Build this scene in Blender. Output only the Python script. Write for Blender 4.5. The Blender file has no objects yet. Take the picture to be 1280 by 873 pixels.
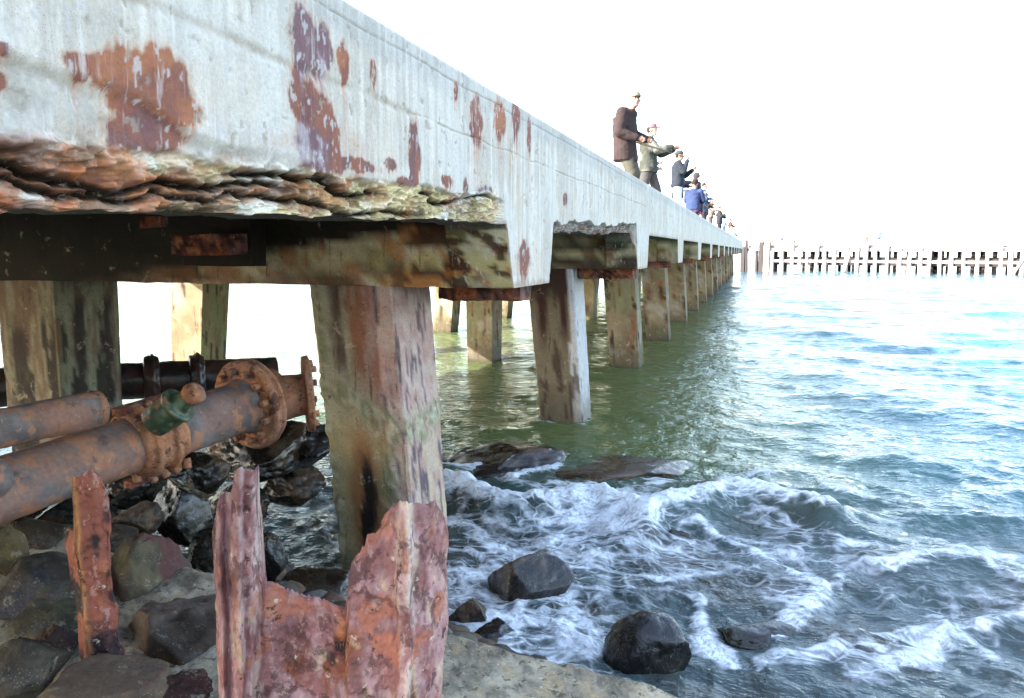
import bpy, bmesh, math, random
import numpy as np
from mathutils import Vector, Matrix
S = bpy.context.scene
R = math.radians
# ------------------------------------------------------------------ camera, sky, sun, exposure
F = 950.0; YAW = math.atan(305/950); PITCH = math.atan(112.5/950); CAMZ = 2.6
cd = bpy.data.cameras.new('camera'); cam = bpy.data.objects.new('camera', cd); S.collection.objects.link(cam)
S.camera = cam
cd.sensor_fit = 'HORIZONTAL'; cd.sensor_width = 36; cd.lens = 36*F/1280
cd.shift_y = -10/1280
cd.clip_start = .05; cd.clip_end = 5000
cam.location = (0, 0, CAMZ)
cam.rotation_euler = (math.pi/2-PITCH, 0, YAW)
SUN_TRAVEL = (0.76, 0.65); SUN_EL = R(24)
w = bpy.data.worlds.new('World'); S.world = w; w.use_nodes = True
nt = w.node_tree; bg = nt.nodes['Background']
sky = nt.nodes.new('ShaderNodeTexSky'); sky.sky_type = 'NISHITA'; sky.sun_disc = False
sky.sun_elevation = SUN_EL; sky.air_density = 1.0; sky.dust_density = 1.2; sky.ozone_density = 1.0
# towards the sun: (-0.76,-0.65)
sky.sun_rotation = math.atan2(-SUN_TRAVEL[0], -SUN_TRAVEL[1])
hs = nt.nodes.new('ShaderNodeHueSaturation'); hs.inputs['Saturation'].default_value = .85
nt.links.new(sky.outputs[0], hs.inputs['Color']); nt.links.new(hs.outputs[0], bg.inputs[0]); bg.inputs[1].default_value = 0.15
sl = bpy.data.lights.new('sun', 'SUN'); sl.energy = 3.2; sl.angle = R(.5); sl.color = (1, .93, .82)
so = bpy.data.objects.new('sun', sl); S.collection.objects.link(so)
so.rotation_euler = Vector((-SUN_TRAVEL[0]*math.cos(SUN_EL), -SUN_TRAVEL[1]*math.cos(SUN_EL), math.sin(SUN_EL))).to_track_quat('Z', 'Y').to_euler()
so.location = (-20, -20, 15)
S.view_settings.view_transform = 'Standard'; S.view_settings.look = 'None'
S.view_settings.exposure = 2.7; S.view_settings.gamma = 1; S.view_settings.use_curve_mapping = False
S.render.resolution_x = 1024; S.render.resolution_y = 698
COL = S.collection

# ------------------------------------------------------------------ helpers
fw = Vector((-math.sin(YAW), math.cos(YAW), 0)); rt = Vector((math.cos(YAW), math.sin(YAW), 0))
def at(px, py, zh):
    """world point seen in the photograph at (px,py) at horizontal depth zh"""
    a = (426.5-py)/F
    t = math.tan(math.atan(a)-PITCH)
    cd_ = zh*math.cos(PITCH) - t*zh*math.sin(PITCH)
    xr = (px-640)/F*cd_
    p = fw*zh + rt*xr
    return Vector((p.x, p.y, CAMZ + t*zh))
def on_water(px, py, z=0.):
    a = (426.5-py)/F; t = math.tan(math.atan(a)-PITCH)
    return at(px, py, (z-CAMZ)/t)
def _h(ix, iy, iz, s):
    n = (ix.astype(np.int64)*73856093) ^ (iy.astype(np.int64)*19349663) ^ (iz.astype(np.int64)*83492791) ^ (s*2654435)
    n = (n ^ (n >> 13)) * 1274126177 & 0x7fffffff
    n = (n ^ (n >> 15)) * 668265263 & 0x7fffffff
    n = n ^ (n >> 11)
    return (n & 0xfffff)/float(0xfffff)
def vnoise(p, s=0):
    p = np.asarray(p, float); i = np.floor(p).astype(np.int64); f = p-i; f = f*f*f*(f*(f*6-15)+10)
    x, y, z = i[..., 0], i[..., 1], i[..., 2]; u, v, ww = f[..., 0], f[..., 1], f[..., 2]
    def L(a, b, t): return a+(b-a)*t
    return L(L(L(_h(x,y,z,s), _h(x+1,y,z,s), u), L(_h(x,y+1,z,s), _h(x+1,y+1,z,s), u), v),
             L(L(_h(x,y,z+1,s), _h(x+1,y,z+1,s), u), L(_h(x,y+1,z+1,s), _h(x+1,y+1,z+1,s), u), v), ww)
def fbm(p, sc=1., oct=4, s=0, ridge=False, gain=.5):
    p = np.asarray(p, float)*np.asarray(sc, float); t = 0; a = 1.; n = 0
    for k in range(oct):
        v = vnoise(p+17.3*k, s+k)
        if ridge: v = 1-np.abs(2*v-1)
        t = t+a*v; n += a; a *= gain; p = p*2.03
    return t/n            # 0..1
def cells(P2, s=0):
    """2-D cellular noise: (random tilted height per chunk, distance to the chunk's edge)"""
    P2 = np.asarray(P2, float); i = np.floor(P2).astype(np.int64); b1 = np.full(P2.shape[:-1], 9.); b2 = b1.copy(); hh = np.zeros(P2.shape[:-1])
    zz = np.zeros_like(i[..., 0])
    for dx in (-1, 0, 1):
        for dy in (-1, 0, 1):
            cx = i[..., 0]+dx; cy = i[..., 1]+dy
            px = cx+_h(cx, cy, zz, s+1); py = cy+_h(cx, cy, zz, s+2)
            ex = P2[..., 0]-px; ey = P2[..., 1]-py; d = ex*ex+ey*ey
            v = _h(cx, cy, zz, s+3)+ex*(_h(cx, cy, zz, s+4)-.5)*1.6+ey*(_h(cx, cy, zz, s+5)-.5)*1.6
            n = d < b1; b2 = np.where(n, b1, np.minimum(b2, d)); hh = np.where(n, v, hh); b1 = np.where(n, d, b1)
    return hh, np.sqrt(b2)-np.sqrt(b1)
def sstep(a, b, x):
    t = np.clip((x-a)/(b-a), 0, 1); return t*t*(3-2*t)
def mixc(c, d, m):
    m = np.asarray(m)[..., None]; return np.asarray(c)*(1-m)+np.asarray(d)*m
def rustcol(p, s=0, sc=1.):
    a = fbm(p, 9*sc, 4, s+1); b = fbm(p, 22*sc, 4, s+2); c = fbm(p, 5*sc, 3, s+3)
    col = mixc(np.array([.26,.085,.04]), np.array([.12,.035,.024]), sstep(.4,.6,a))
    col = mixc(col, [.42,.17,.07], sstep(.58,.7,b))
    col = mixc(col, [.13,.075,.08], sstep(.52,.66,c)*.8)
    col = mixc(col, [.016,.009,.008], sstep(.54,.62,1-b+.3*(a-.5))*.85)
    return col
def tag(o, label=None, cat=None, group=None, kind=None):
    if label: o['label'] = label
    if cat: o['category'] = cat
    if group: o['group'] = group
    if kind: o['kind'] = kind
    return o
def empty(name, loc, label, cat, group=None, rz=0):
    o = bpy.data.objects.new(name, None); o.empty_display_size = .2; COL.objects.link(o)
    o.location = loc; o.rotation_euler.z = rz
    return tag(o, label, cat, group)
def link(name, me, mat, parent=None, smooth=True, world=True):
    """mesh given in world coordinates; parent keeps it there"""
    me.materials.clear(); me.materials.append(mat)
    o = bpy.data.objects.new(name, me); COL.objects.link(o)
    if smooth: me.shade_smooth()
    if parent is not None:
        o.parent = parent
        if world:
            def mw(p): return (mw(p.parent) @ p.matrix_parent_inverse if p.parent else Matrix()) @ Matrix.LocRotScale(p.location, p.rotation_euler, p.scale)
            o.matrix_parent_inverse = mw(parent).inverted()
    return o
def mesh(name, V, Fc, col=None, attrs=None):
    me = bpy.data.meshes.new(name)
    V = np.asarray(V, float)
    if isinstance(Fc, np.ndarray):
        n = len(Fc); k = Fc.shape[1]
        me.vertices.add(len(V)); me.vertices.foreach_set('co', V.ravel())
        me.loops.add(n*k); me.loops.foreach_set('vertex_index', Fc.ravel().astype(np.int32))
        me.polygons.add(n); me.polygons.foreach_set('loop_start', np.arange(0, n*k, k, dtype=np.int32))
        me.update(calc_edges=True)
    else:
        me.from_pydata([tuple(v) for v in V], [], Fc); me.update()
    me.validate()
    if col is not None: setcol(me, col)
    for k, a in (attrs or {}).items():
        at_ = me.attributes.new(k, 'FLOAT', 'POINT'); at_.data.foreach_set('value', np.asarray(a, float).ravel())
    return me
def setcol(me, col):
    a = me.attributes.new('Col', 'FLOAT_COLOR', 'POINT')
    c = np.ones((len(me.vertices), 4)); c[:, :3] = np.clip(col, 0, 1); a.data.foreach_set('color', c.ravel())
def getv(me):
    v = np.zeros(len(me.vertices)*3); me.vertices.foreach_get('co', v); return v.reshape(-1, 3)
def getn(me):
    v = np.zeros(len(me.vertices)*3); me.vertices.foreach_get('normal', v); return v.reshape(-1, 3)
def setv(me, V): me.vertices.foreach_set('co', np.asarray(V, float).ravel()); me.update()
def gridf(nu, nv, wrap=False):
    """faces of a grid of nu rows x nv columns (index = i*nv+j); wrap closes columns"""
    i = np.arange(nu-1)[:, None]; j = np.arange(nv if wrap else nv-1)[None, :]
    a = i*nv+j; b = i*nv+(j+1) % nv
    return np.stack([a, b, b+nv, a+nv], -1).reshape(-1, 4)

# ------------------------------------------------------------------ materials
def mat_new(name):
    m = bpy.data.materials.new(name); m.use_nodes = True
    n = m.node_tree; b = n.nodes['Principled BSDF']; return m, n, b
class NT:
    def __init__(s, n): s.n = n
    def new(s, t, **k):
        x = s.n.nodes.new(t)
        for a, b in k.items(): setattr(x, a, b)
        return x
    def l(s, a, b): s.n.links.new(a, b)
    def math(s, op, a, b=None, clamp=False):
        x = s.new('ShaderNodeMath', operation=op); x.use_clamp = clamp
        for i, v in enumerate((a, b)):
            if v is None: continue
            if isinstance(v, (int, float)): x.inputs[i].default_value = v
            else: s.l(v, x.inputs[i])
        return x.outputs[0]
    def noise(s, vec, sc, det=4, rough=.55, dist=0.):
        x = s.new('ShaderNodeTexNoise'); x.inputs['Scale'].default_value = sc; x.inputs['Detail'].default_value = det
        x.inputs['Roughness'].default_value = rough; x.inputs['Distortion'].default_value = dist
        if vec is not None: s.l(vec, x.inputs['Vector'])
        return x
    def ramp(s, fac, lo, hi, a=0., b=1.):
        x = s.new('ShaderNodeMapRange'); x.clamp = True; x.interpolation_type = 'SMOOTHSTEP'
        s.l(fac, x.inputs[0]); x.inputs[1].default_value = lo; x.inputs[2].default_value = hi
        x.inputs[3].default_value = a; x.inputs[4].default_value = b; return x.outputs[0]
    def mix(s, fac, a, b, mode='MIX'):
        x = s.new('ShaderNodeMix', data_type='RGBA', blend_type=mode)
        if isinstance(fac, (int, float)): x.inputs[0].default_value = fac
        else: s.l(fac, x.inputs[0])
        for i, v in ((6, a), (7, b)):
            if isinstance(v, (tuple, list)): x.inputs[i].default_value = (*v, 1)
            else: s.l(v, x.inputs[i])
        return x.outputs[2]
    def scale(s, vec, sc):
        x = s.new('ShaderNodeMapping'); s.l(vec, x.inputs[0]); x.inputs['Scale'].default_value = sc; return x.outputs[0]
def vmat(name, rough=.85, fine=60, var=.35, bump=.6, bdist=.01, spec=.3, speck=None, pit=0., wet=False, metal=0., patches=()):
    """surface whose patches of colour come from the mesh's own Col attribute, with procedural grain, pits and bump"""
    m, n, b = mat_new(name); t = NT(n)
    g = t.new('ShaderNodeNewGeometry').outputs['Position']
    g = t.new('ShaderNodeTexCoord').outputs['Object']
    col = t.new('ShaderNodeAttribute', attribute_name='Col').outputs['Color']
    n1 = t.noise(g, fine, 6, .65).outputs[0]; n2 = t.noise(g, fine/7, 5, .6).outputs[0]
    f = t.math('ADD', t.math('MULTIPLY', t.math('SUBTRACT', n1, .5), var*2.2), t.math('MULTIPLY', t.math('SUBTRACT', n2, .5), var*1.2))
    f = t.math('ADD', f, 1.)
    v = t.new('ShaderNodeVectorMath', operation='SCALE'); t.l(col, v.inputs[0]); t.l(f, v.inputs['Scale'])
    c = v.outputs[0]
    for (sc, lo, hi, pc, am) in patches:
        gg = t.scale(g, sc) if isinstance(sc, tuple) else g
        f_ = t.ramp(t.noise(gg, 1. if isinstance(sc, tuple) else sc, 7, .68, .35).outputs[0], lo, hi, 0, am)
        c = t.mix(f_, c, pc)
    if speck:
        vo = t.new('ShaderNodeTexVoronoi'); t.l(g, vo.inputs['Vector']); vo.inputs['Scale'].default_value = speck[0]
        mk = t.math('MULTIPLY', t.ramp(vo.outputs['Distance'], .30, .16), t.ramp(t.noise(g, speck[0]/9, 3).outputs[0], .45, .62))
        c = t.mix(t.math('MULTIPLY', mk, speck[2]), c, speck[1])
    t.l(c, b.inputs['Base Color'])
    h = t.math('ADD', t.math('MULTIPLY', n1, .5), n2)
    if pit:
        vo2 = t.new('ShaderNodeTexVoronoi'); t.l(g, vo2.inputs['Vector']); vo2.inputs['Scale'].default_value = fine*.6
        h = t.math('ADD', h, t.math('MULTIPLY', t.ramp(vo2.outputs['Distance'], .0, .45), pit))
    bp = t.new('ShaderNodeBump'); bp.inputs['Strength'].default_value = bump; bp.inputs['Distance'].default_value = bdist
    t.l(h, bp.inputs['Height']); t.l(bp.outputs[0], b.inputs['Normal'])
    b.inputs['Specular IOR Level'].default_value = spec
    b.inputs['Metallic'].default_value = metal
    if wet: t.l(t.ramp(n2, .35, .65, rough*.5, min(1, rough*1.4)), b.inputs['Roughness'])
    else: b.inputs['Roughness'].default_value = rough
    return m
M = {}
M['concrete'] = vmat('concrete', .9, 70, .30, .8, .006, .25, speck=(160, (.22,.2,.17), .6), patches=[((26,26,2.2), .56, .70, (.70,.66,.60), .5), ((40,40,3), .58, .72, (.36,.34,.31), .45), (9., .62, .68, (.62,.56,.46), .4), (38., .66, .70, (.16,.14,.12), .6)])
M['pile'] = vmat('pile_concrete', .85, 60, .45, .8, .008, .3, speck=(110, (.07,.055,.035), .7), patches=[((18,18,2.0), .57, .66, (.04,.022,.014), .6), (8., .60, .66, (.36,.32,.22), .5), (26., .62, .67, (.05,.04,.025), .7)])
M['rust'] = vmat('rusty_steel', .85, 55, .55, 1., .008, .3, pit=.5, patches=[(14., .56, .62, (.035,.016,.013), .75), (24., .60, .65, (.42,.22,.13), .7)])
M['steelrust'] = vmat('flaking_steel', .8, 40, .5, 1., .010, .35, pit=.3, patches=[(11., .55, .60, (.07,.028,.025), .7), ((26,26,15), .58, .63, (.46,.31,.27), .4), (30., .63, .66, (.62,.52,.42), .7), (17., .61, .65, (.018,.009,.008), .8)])
M['pipe'] = vmat('rusty_pipe', .75, 45, .4, .7, .005, .35, patches=[(9., .58, .62, (.36,.16,.08), .8), (26., .62, .66, (.45,.30,.2), .6), (13., .6, .66, (.07,.06,.06), .6)])
M['blackpipe'] = vmat('tarred_pipe', .35, 50, .3, .6, .006, .5)
M['rock'] = vmat('rock', .8, 35, .5, 1., .015, .3, speck=(120, (.25,.24,.2), .4), patches=[(7., .54, .62, (.05,.045,.038), .65), (18., .6, .66, (.22,.20,.14), .5), (12., .62, .66, (.13,.06,.035), .5)])
M['wetrock'] = vmat('wet_rock', .3, 40, .5, .9, .012, .6, speck=(90, (.3,.29,.25), .6), wet=True, patches=[(8., .55, .62, (.02,.018,.015), .7), (24., .64, .68, (.16,.15,.11), .5)])
M['ledge'] = vmat('speckled_concrete', .9, 60, .55, 1., .012, .25, speck=(70, (.5,.42,.27), .6), patches=[(30., .55, .62, (.05,.045,.03), .75), (14., .6, .66, (.42,.36,.26), .5), (45., .6, .65, (.6,.56,.46), .5)])
M['cloth'] = vmat('cloth', .9, 90, .15, .4, .004, .2)
M['wood'] = vmat('weathered_timber', .9, 12, .35, .5, .02, .2)
M['green'] = vmat('green_painted_metal', .45, 60, .35, .5, .004, .4)

# ------------------------------------------------------------------ water
def build_water():
    nr, na = 1000, 760
    r = 1.6*np.exp(np.linspace(0, math.log(900/1.6), nr)); th = np.radians(np.linspace(-78, 78, na))
    RR, TT = np.meshgrid(r, th, indexing='ij')
    # angles measured about the viewing direction's mean (a plain fan of the sea in front of the shore)
    ang = math.pi/2+YAW*.6-TT
    X = RR*np.cos(ang); Y = RR*np.sin(ang)
    P0 = np.stack([X, Y, 0*X], -1).reshape(-1, 3)
    x, y = P0[:, 0], P0[:, 1]; rr = RR.ravel()
    h = np.zeros(len(x))
    rng = random.Random(4)
    # wind waves: many small directional trains coming from the upper right towards the shore
    for k in range(34):
        lam = .35*1.17**k if k < 22 else rng.uniform(3, 9)
        if lam > 14: lam = rng.uniform(1, 5)
        a = R(-115+rng.uniform(-38, 38)); kk = 2*math.pi/lam
        ph = kk*(x*math.cos(a)+y*math.sin(a))+rng.uniform(0, 6.28)
        ph += 2.2*(fbm(P0, .45/max(lam, .8), 2, 50+k)-.5)*2
        amp = (.0105 if lam < 2.2 else .0062)*lam**.8*(rng.uniform(.5, 1.2))*np.clip(1.6*fbm(P0, .16/max(lam,1)**.5, 2, 90+k), 0, 1.4)
        amp = amp*np.clip(lam/(rr*.018), 0, 1)
        h += amp*(1-np.abs(np.sin(ph*.5)))*1.5 if k % 3 == 0 else amp*np.sin(ph)
    shel = sstep(1.5, -1.5, x)*.45           # calmer under the pier
    h *= (1-shel)
    near = sstep(16, 8, rr)
    h += near*(.10*(fbm(P0, 1.1, 4, 7)-.5)+.05*(fbm(P0, 3.4, 3, 8, True)-.5))
    foam = np.zeros(len(x)); warp = (fbm(P0, 1.7, 3, 31)-.5)*.5; warp2 = (fbm(P0, 1.7, 3, 37)-.5)*.5
    sel = rr < 26
    xs, ys = x[sel]+warp[sel], y[sel]+warp2[sel]
    def seg(pts, wd, amp, lift=0., front=0.):
        q = [on_water(*p) for p in pts]; d = np.full(len(xs), 1e9)
        for a, b in zip(q[:-1], q[1:]):
            ax, ay, bx, by = a.x, a.y, b.x, b.y; L = (bx-ax)**2+(by-ay)**2
            t = np.clip(((xs-ax)*(bx-ax)+(ys-ay)*(by-ay))/L, 0, 1)
            d = np.minimum(d, np.hypot(xs-ax-t*(bx-ax), ys-ay-t*(by-ay)))
        g = np.exp(-(d/(wd*.85))**2)
        foam[sel] = np.maximum(foam[sel], amp*g)
        if lift: h[sel] += lift*np.exp(-(d/(wd*1.1))**2)
    seg([(556,622),(620,650),(690,655),(740,645),(800,676),(845,662),(900,640),(960,648),(1030,664)], .30, 1.0, .24)
    seg([(560,596),(640,606),(700,622)], .22, .62, .05)
    seg([(700,640),(760,628),(860,612),(960,600)], .5, .62)
    seg([(600,775),(690,790),(730,825)], .22, .95, .03)
    seg([(590,790),(640,760),(700,770),(740,790)], .16, .8)
    seg([(570,690),(610,720),(600,760)], .10, .75)
    seg([(690,690),(760,704),(830,692),(880,700)], .14, .72, .04)
    seg([(690,722),(780,738),(850,735)], .12, .72)
    seg([(880,680),(960,700),(1010,742),(985,800)], .16, .8, .03)
    seg([(860,760),(890,790),(900,850)], .18, .8)
    seg([(960,850),(1060,835),(1150,850)], .22, .8, .03)
    seg([(1060,820),(1160,800),(1260,775),(1268,750),(1190,715),(1110,722)], .2, .78, .05)
    seg([(1100,860),(1200,800),(1240,820)], .3, .8)
    seg([(1030,622),(1095,640)], .16, .85, .05)
    seg([(900,690),(1000,690),(1120,702),(1280,725)], .2, .62)
    seg([(1000,655),(1060,690),(1040,740)], .2, .6)
    seg([(560,590),(640,604),(700,590)], .16, .95)
    seg([(860,590),(940,580),(1010,600)], .25, .5)
    seg([(850,600),(900,560),(900,480)], .35, .36)
    seg([(1100,665),(1200,655),(1280,668)], .25, .3, .08)
    seg([(1120,590),(1200,580),(1280,592)], .35, .1, .07)
    seg([(340,600),(400,640),(350,700)], .35, .55)
    seg([(400,600),(420,680),(440,700)], .2, .6)
    seg([(560,520),(620,545),(680,560)], .25, .42)
    seg([(560,660),(620,700),(560,720)], .25, .7)
    seg([(1120,690),(1220,700),(1280,740)], .3, .6)
    seg([(1000,760),(1100,770),(1180,790)], .3, .55)
    seg([(900,640),(1000,650),(1100,640),(1180,650)], .25, .5)
    for py_ in (5.03, 10.79, 16.5):      # wash round the foot of the outer piles
        dpl = np.maximum(np.abs(x[sel]+2.72), np.abs(y[sel]-py_-.3)); foam[sel] = np.maximum(foam[sel], .62*np.exp(-((dpl-.36)/.10)**2))
    # general lace of foam inshore
    xc, yc = x, y
    base = .50*sstep(11.5, 6.5, y+.25*x)*sstep(-3, .5, x+.2*y)
    base += .40*sstep(9, 6.5, y)*sstep(0, -2, x)*.8
    foam = np.maximum(foam, base*np.clip(.55+fbm(P0, .8, 3, 61), 0, 1.15))
    foam *= sstep(24, 12, rr)
    h += foam*.05*(fbm(P0, 7, 4, 71))+foam**3*.05*fbm(P0, 19, 3, 73)
    h = np.where(y < .3, h-.0, h)
    shore = sstep(9.5, 6.0, y+.18*x)      # murky shallow water over the rocks
    under = sstep(3.2, -1.0, x)*sstep(60, 25, y)
    P0[:, 2] = h
    fc = gridf(nr, na)[:, ::-1].copy()
    me = mesh('sea', P0, fc, attrs={'foam': foam, 'shore': shore, 'under': under})
    m, n, b = mat_new('sea_water'); t = NT(n)
    g = t.new('ShaderNodeTexCoord').outputs['Object']
    A = lambda k: t.new('ShaderNodeAttribute', attribute_name=k).outputs['Fac']
    fo = A('foam'); sh = A('shore'); un = A('under')
    wn = t.noise(g, 1.6, 3).outputs['Color']
    vm = t.new('ShaderNodeVectorMath', operation='MULTIPLY_ADD'); t.l(wn, vm.inputs[0]); vm.inputs[1].default_value = (.5,.5,.3); t.l(g, vm.inputs[2])
    gw = vm.outputs[0]
    # lacy cells, soft clumps and fine lace, all slightly drawn out along the crests
    gs = t.scale(gw, (.62, 1.1, 1))
    def vor(sc, w_):
        v_ = t.new('ShaderNodeTexVoronoi', feature='DISTANCE_TO_EDGE'); v_.inputs['Scale'].default_value = sc; t.l(gs, v_.inputs['Vector']); return t.ramp(v_.outputs['Distance'], 0., w_, 1, 0)
    lace = t.math('MAXIMUM', vor(3.4, .17), t.math('MULTIPLY', vor(9.5, .16), .75))
    bl = t.noise(gs, 2.8, 9, .64).outputs[0]; b2 = t.noise(gs, 11., 6, .6).outputs[0]
    patt = t.math('ADD', t.math('MULTIPLY', lace, .13), t.math('ADD', t.math('MULTIPLY', bl, .70), t.math('MULTIPLY', b2, .32)))
    # threshold falls as the density rises
    thr = t.math('SUBTRACT', 1.0, t.math('MULTIPLY', fo, .74))
    fm = t.ramp(t.math('SUBTRACT', patt, thr), -.06, .20)
    fm = t.math('MULTIPLY', fm, t.ramp(fo, .05, .25))
    br = t.noise(gw, 22, 6, .7).outputs[0]; fm = t.math('MULTIPLY', fm, t.ramp(br, .30, .52, .5, 1.))
    c = t.mix(sh, (.035,.12,.145), (.085,.12,.12))
    c = t.mix(t.math('MULTIPLY', un, t.math('SUBTRACT', 1., sh)), c, (.10,.135,.05))
    c = t.mix(t.math('MULTIPLY', t.ramp(t.noise(g, 1.1, 4).outputs[0], .45, .65), t.math('MULTIPLY', sh, .8)), c, (.05,.04,.026))
    t.l(t.mix(fm, c, (.80,.83,.86)), b.inputs['Base Color'])
    t.l(t.ramp(fm, 0, 1, .06, .8), b.inputs['Roughness']); b.inputs['IOR'].default_value = 1.33
    b.inputs['Specular IOR Level'].default_value = .5
    st = t.scale(g, (1, .8, 1))
    n1 = t.noise(st, 7, 5, .6, .4).outputs[0]; n2 = t.noise(st, 1.6, 4, .55, .4).outputs[0]
    n3 = t.noise(t.scale(g, (.5,1,1)), 3.4, 4, .6, .5).outputs[0]
    hh = t.math('ADD', t.math('ADD', t.math('MULTIPLY', n1, .045), t.math('MULTIPLY', n2, .10)), t.math('MULTIPLY', n3, .10))
    hh = t.math('ADD', hh, t.math('MULTIPLY', fm, .02))
    bp = t.new('ShaderNodeBump'); bp.inputs['Strength'].default_value = .75; bp.inputs['Distance'].default_value = 1.
    t.l(hh, bp.inputs['Height']); t.l(bp.outputs[0], b.inputs['Normal'])
    # thin murky water lets a little of the rocks below through
    tr = t.new('ShaderNodeBsdfTransparent'); tr.inputs[0].default_value = (.62,.66,.55,1)
    ms = t.new('ShaderNodeMixShader')
    lw = t.new('ShaderNodeLayerWeight'); lw.inputs[0].default_value = .5
    fac = t.math('MULTIPLY', t.math('MULTIPLY', sh, t.math('SUBTRACT', 1., fm)), t.math('MULTIPLY', t.math('SUBTRACT', 1., lw.outputs['Facing']), .45), True)
    t.l(fac, ms.inputs[0]); t.l(b.outputs[0], ms.inputs[1]); t.l(tr.outputs[0], ms.inputs[2])
    t.l(ms.outputs[0], n.nodes['Material Output'].inputs[0])
    o = link('sea', me, m); tag(o, kind='structure')
build_water()
# the sea bed and shore as one sheet to the horizon
def build_ground():
    def ax(lo, hi, c, n):
        s = np.linspace(-1, 1, n); v = np.sign(s)*np.abs(s)**3
        return c+np.where(v < 0, v*(c-lo), v*(hi-c))
    xs = ax(-1500, 1500, -1, 260); ys = ax(-300, 2500, 3, 260)
    X, Y = np.meshgrid(xs, ys, indexing='ij')
    P = np.stack([X, Y, 0*X], -1).reshape(-1, 3); x, y = P[:, 0], P[:, 1]
    e = y+.30*np.clip(x, -3, 3)
    z = 1.0-sstep(1.4, 6.0, e)*1.75-sstep(5, 9, e)*.5-sstep(9, 60, e)*2
    z += .16*(fbm(P, 2., 4, 5)-.5)
    z = np.where(x < -9, z-0.*x, z)
    P[:, 2] = z
    c = mixc(np.array([.06,.055,.045]), np.array([.11,.10,.08]), fbm(P, 6, 4, 9))
    o = link('shore_ground', mesh('ground', P, gridf(260, 260)[:, ::-1].copy() if False else gridf(260, 260), c), M['rock'])
    tag(o, kind='structure')
build_ground()

# ------------------------------------------------------------------ concrete pier
D = 1.6; FX = -1.6; TOP = 3.6; DECK = 3.35; CAPB = 2.344
CAPS = [5.5+5.76*k for k in range(-1, 15)]
PIER_END = 90.
pier = empty('concrete_pier', (-6, 5.5, 0), 'old rust-stained white concrete pier on battered piles running out over the water', 'pier')
def zbot(y, nz):
    """height of the outer beam's bottom edge: lower at each cap beam's haunch, ragged where it has spalled"""
    z = np.full(len(y), 2.84)
    z = np.where(y < 4.9, 2.69+(y-1.26)/3.4*.09, z)
    z = np.where((y > 6) & (y < 10.8), 2.755+(y-6)/4.6*.08, z)
    z = z+nz
    for i, c in enumerate(CAPS):
        l0, l1, r1, r0 = c-.64, c-.47, c+.50, c+.62
        hz = np.where(y < l1, 2.80+(CAPB-2.80)*np.clip((y-l0)/(l1-l0), 0, 1), CAPB+(2.86-CAPB)*np.clip((y-r1)/(r0-r1), 0, 1))
        inside = (y > l0) & (y < r0); z = np.where(inside, np.minimum(z, hz), z)
    return z
def spal(px, py, wpx, hpx):
    """stain seen at a place on the beam's outer face -> (y, z, ry, rz)"""
    def onface(px_, py_):
        a = (px_-640)/F
        # intersect the vertical plane through the ray with X=FX (pitch corrected)
        zh = 5.
        for _ in range(30):
            p = at(px_, py_, zh); zh *= FX/p.x if p.x < -1e-6 else 1.
        return p
    p = onface(px, py); a = onface(px-wpx, py); b = onface(px+wpx, py); c = onface(px, py-hpx); d = onface(px, py+hpx)
    return (p.y, p.z, abs(b.y-a.y)/2, abs(c.z-d.z)/2)
STAINS = [ # px, py, half width, half height, kind 0 orange 1 brown 2 purple
 (200,100,44,44,0),(150,95,30,32,0),(105,80,24,17,0),(176,160,26,32,1),(205,170,26,24,1),(178,168,30,26,1),(8,60,14,9,1),(6,98,12,14,0),(228,140,18,18,0),
 (380,45,15,48,2),(378,120,14,55,0),(395,150,17,60,1),(404,60,10,34,2),(415,180,9,40,1),(430,78,9,26,0),(467,88,4,17,0),(388,185,22,30,2),
 (340,175,16,18,3),(518,190,8,42,1),(595,150,9,30,1),(597,180,7,30,3),(625,150,8,28,0),(627,185,5,30,3),(645,150,5,26,1),(661,172,2.5,26,1),
 (570,113,3,13,0),(415,208,14,12,1),(450,206,20,9,1),(488,206,7,9,1),(503,228,8,7,1),(560,226,7,8,1),(583,232,4,14,1),(606,242,8,11,2),
 (560,262,4,12,1),(530,255,5,12,3),(655,322,7,26,1),(707,248,3,9,1),(752,214,3,9,3),(765,225,2,8,3),(650,330,10,18,3),(720,240,2,12,3),(690,185,2,12,3),
 (300,200,40,10,3),(120,170,30,24,3),(440,180,30,34,3),(30,225,60,10,0),(60,190,70,9,0)]
def first_(y): return (y < 7)*1.
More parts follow.
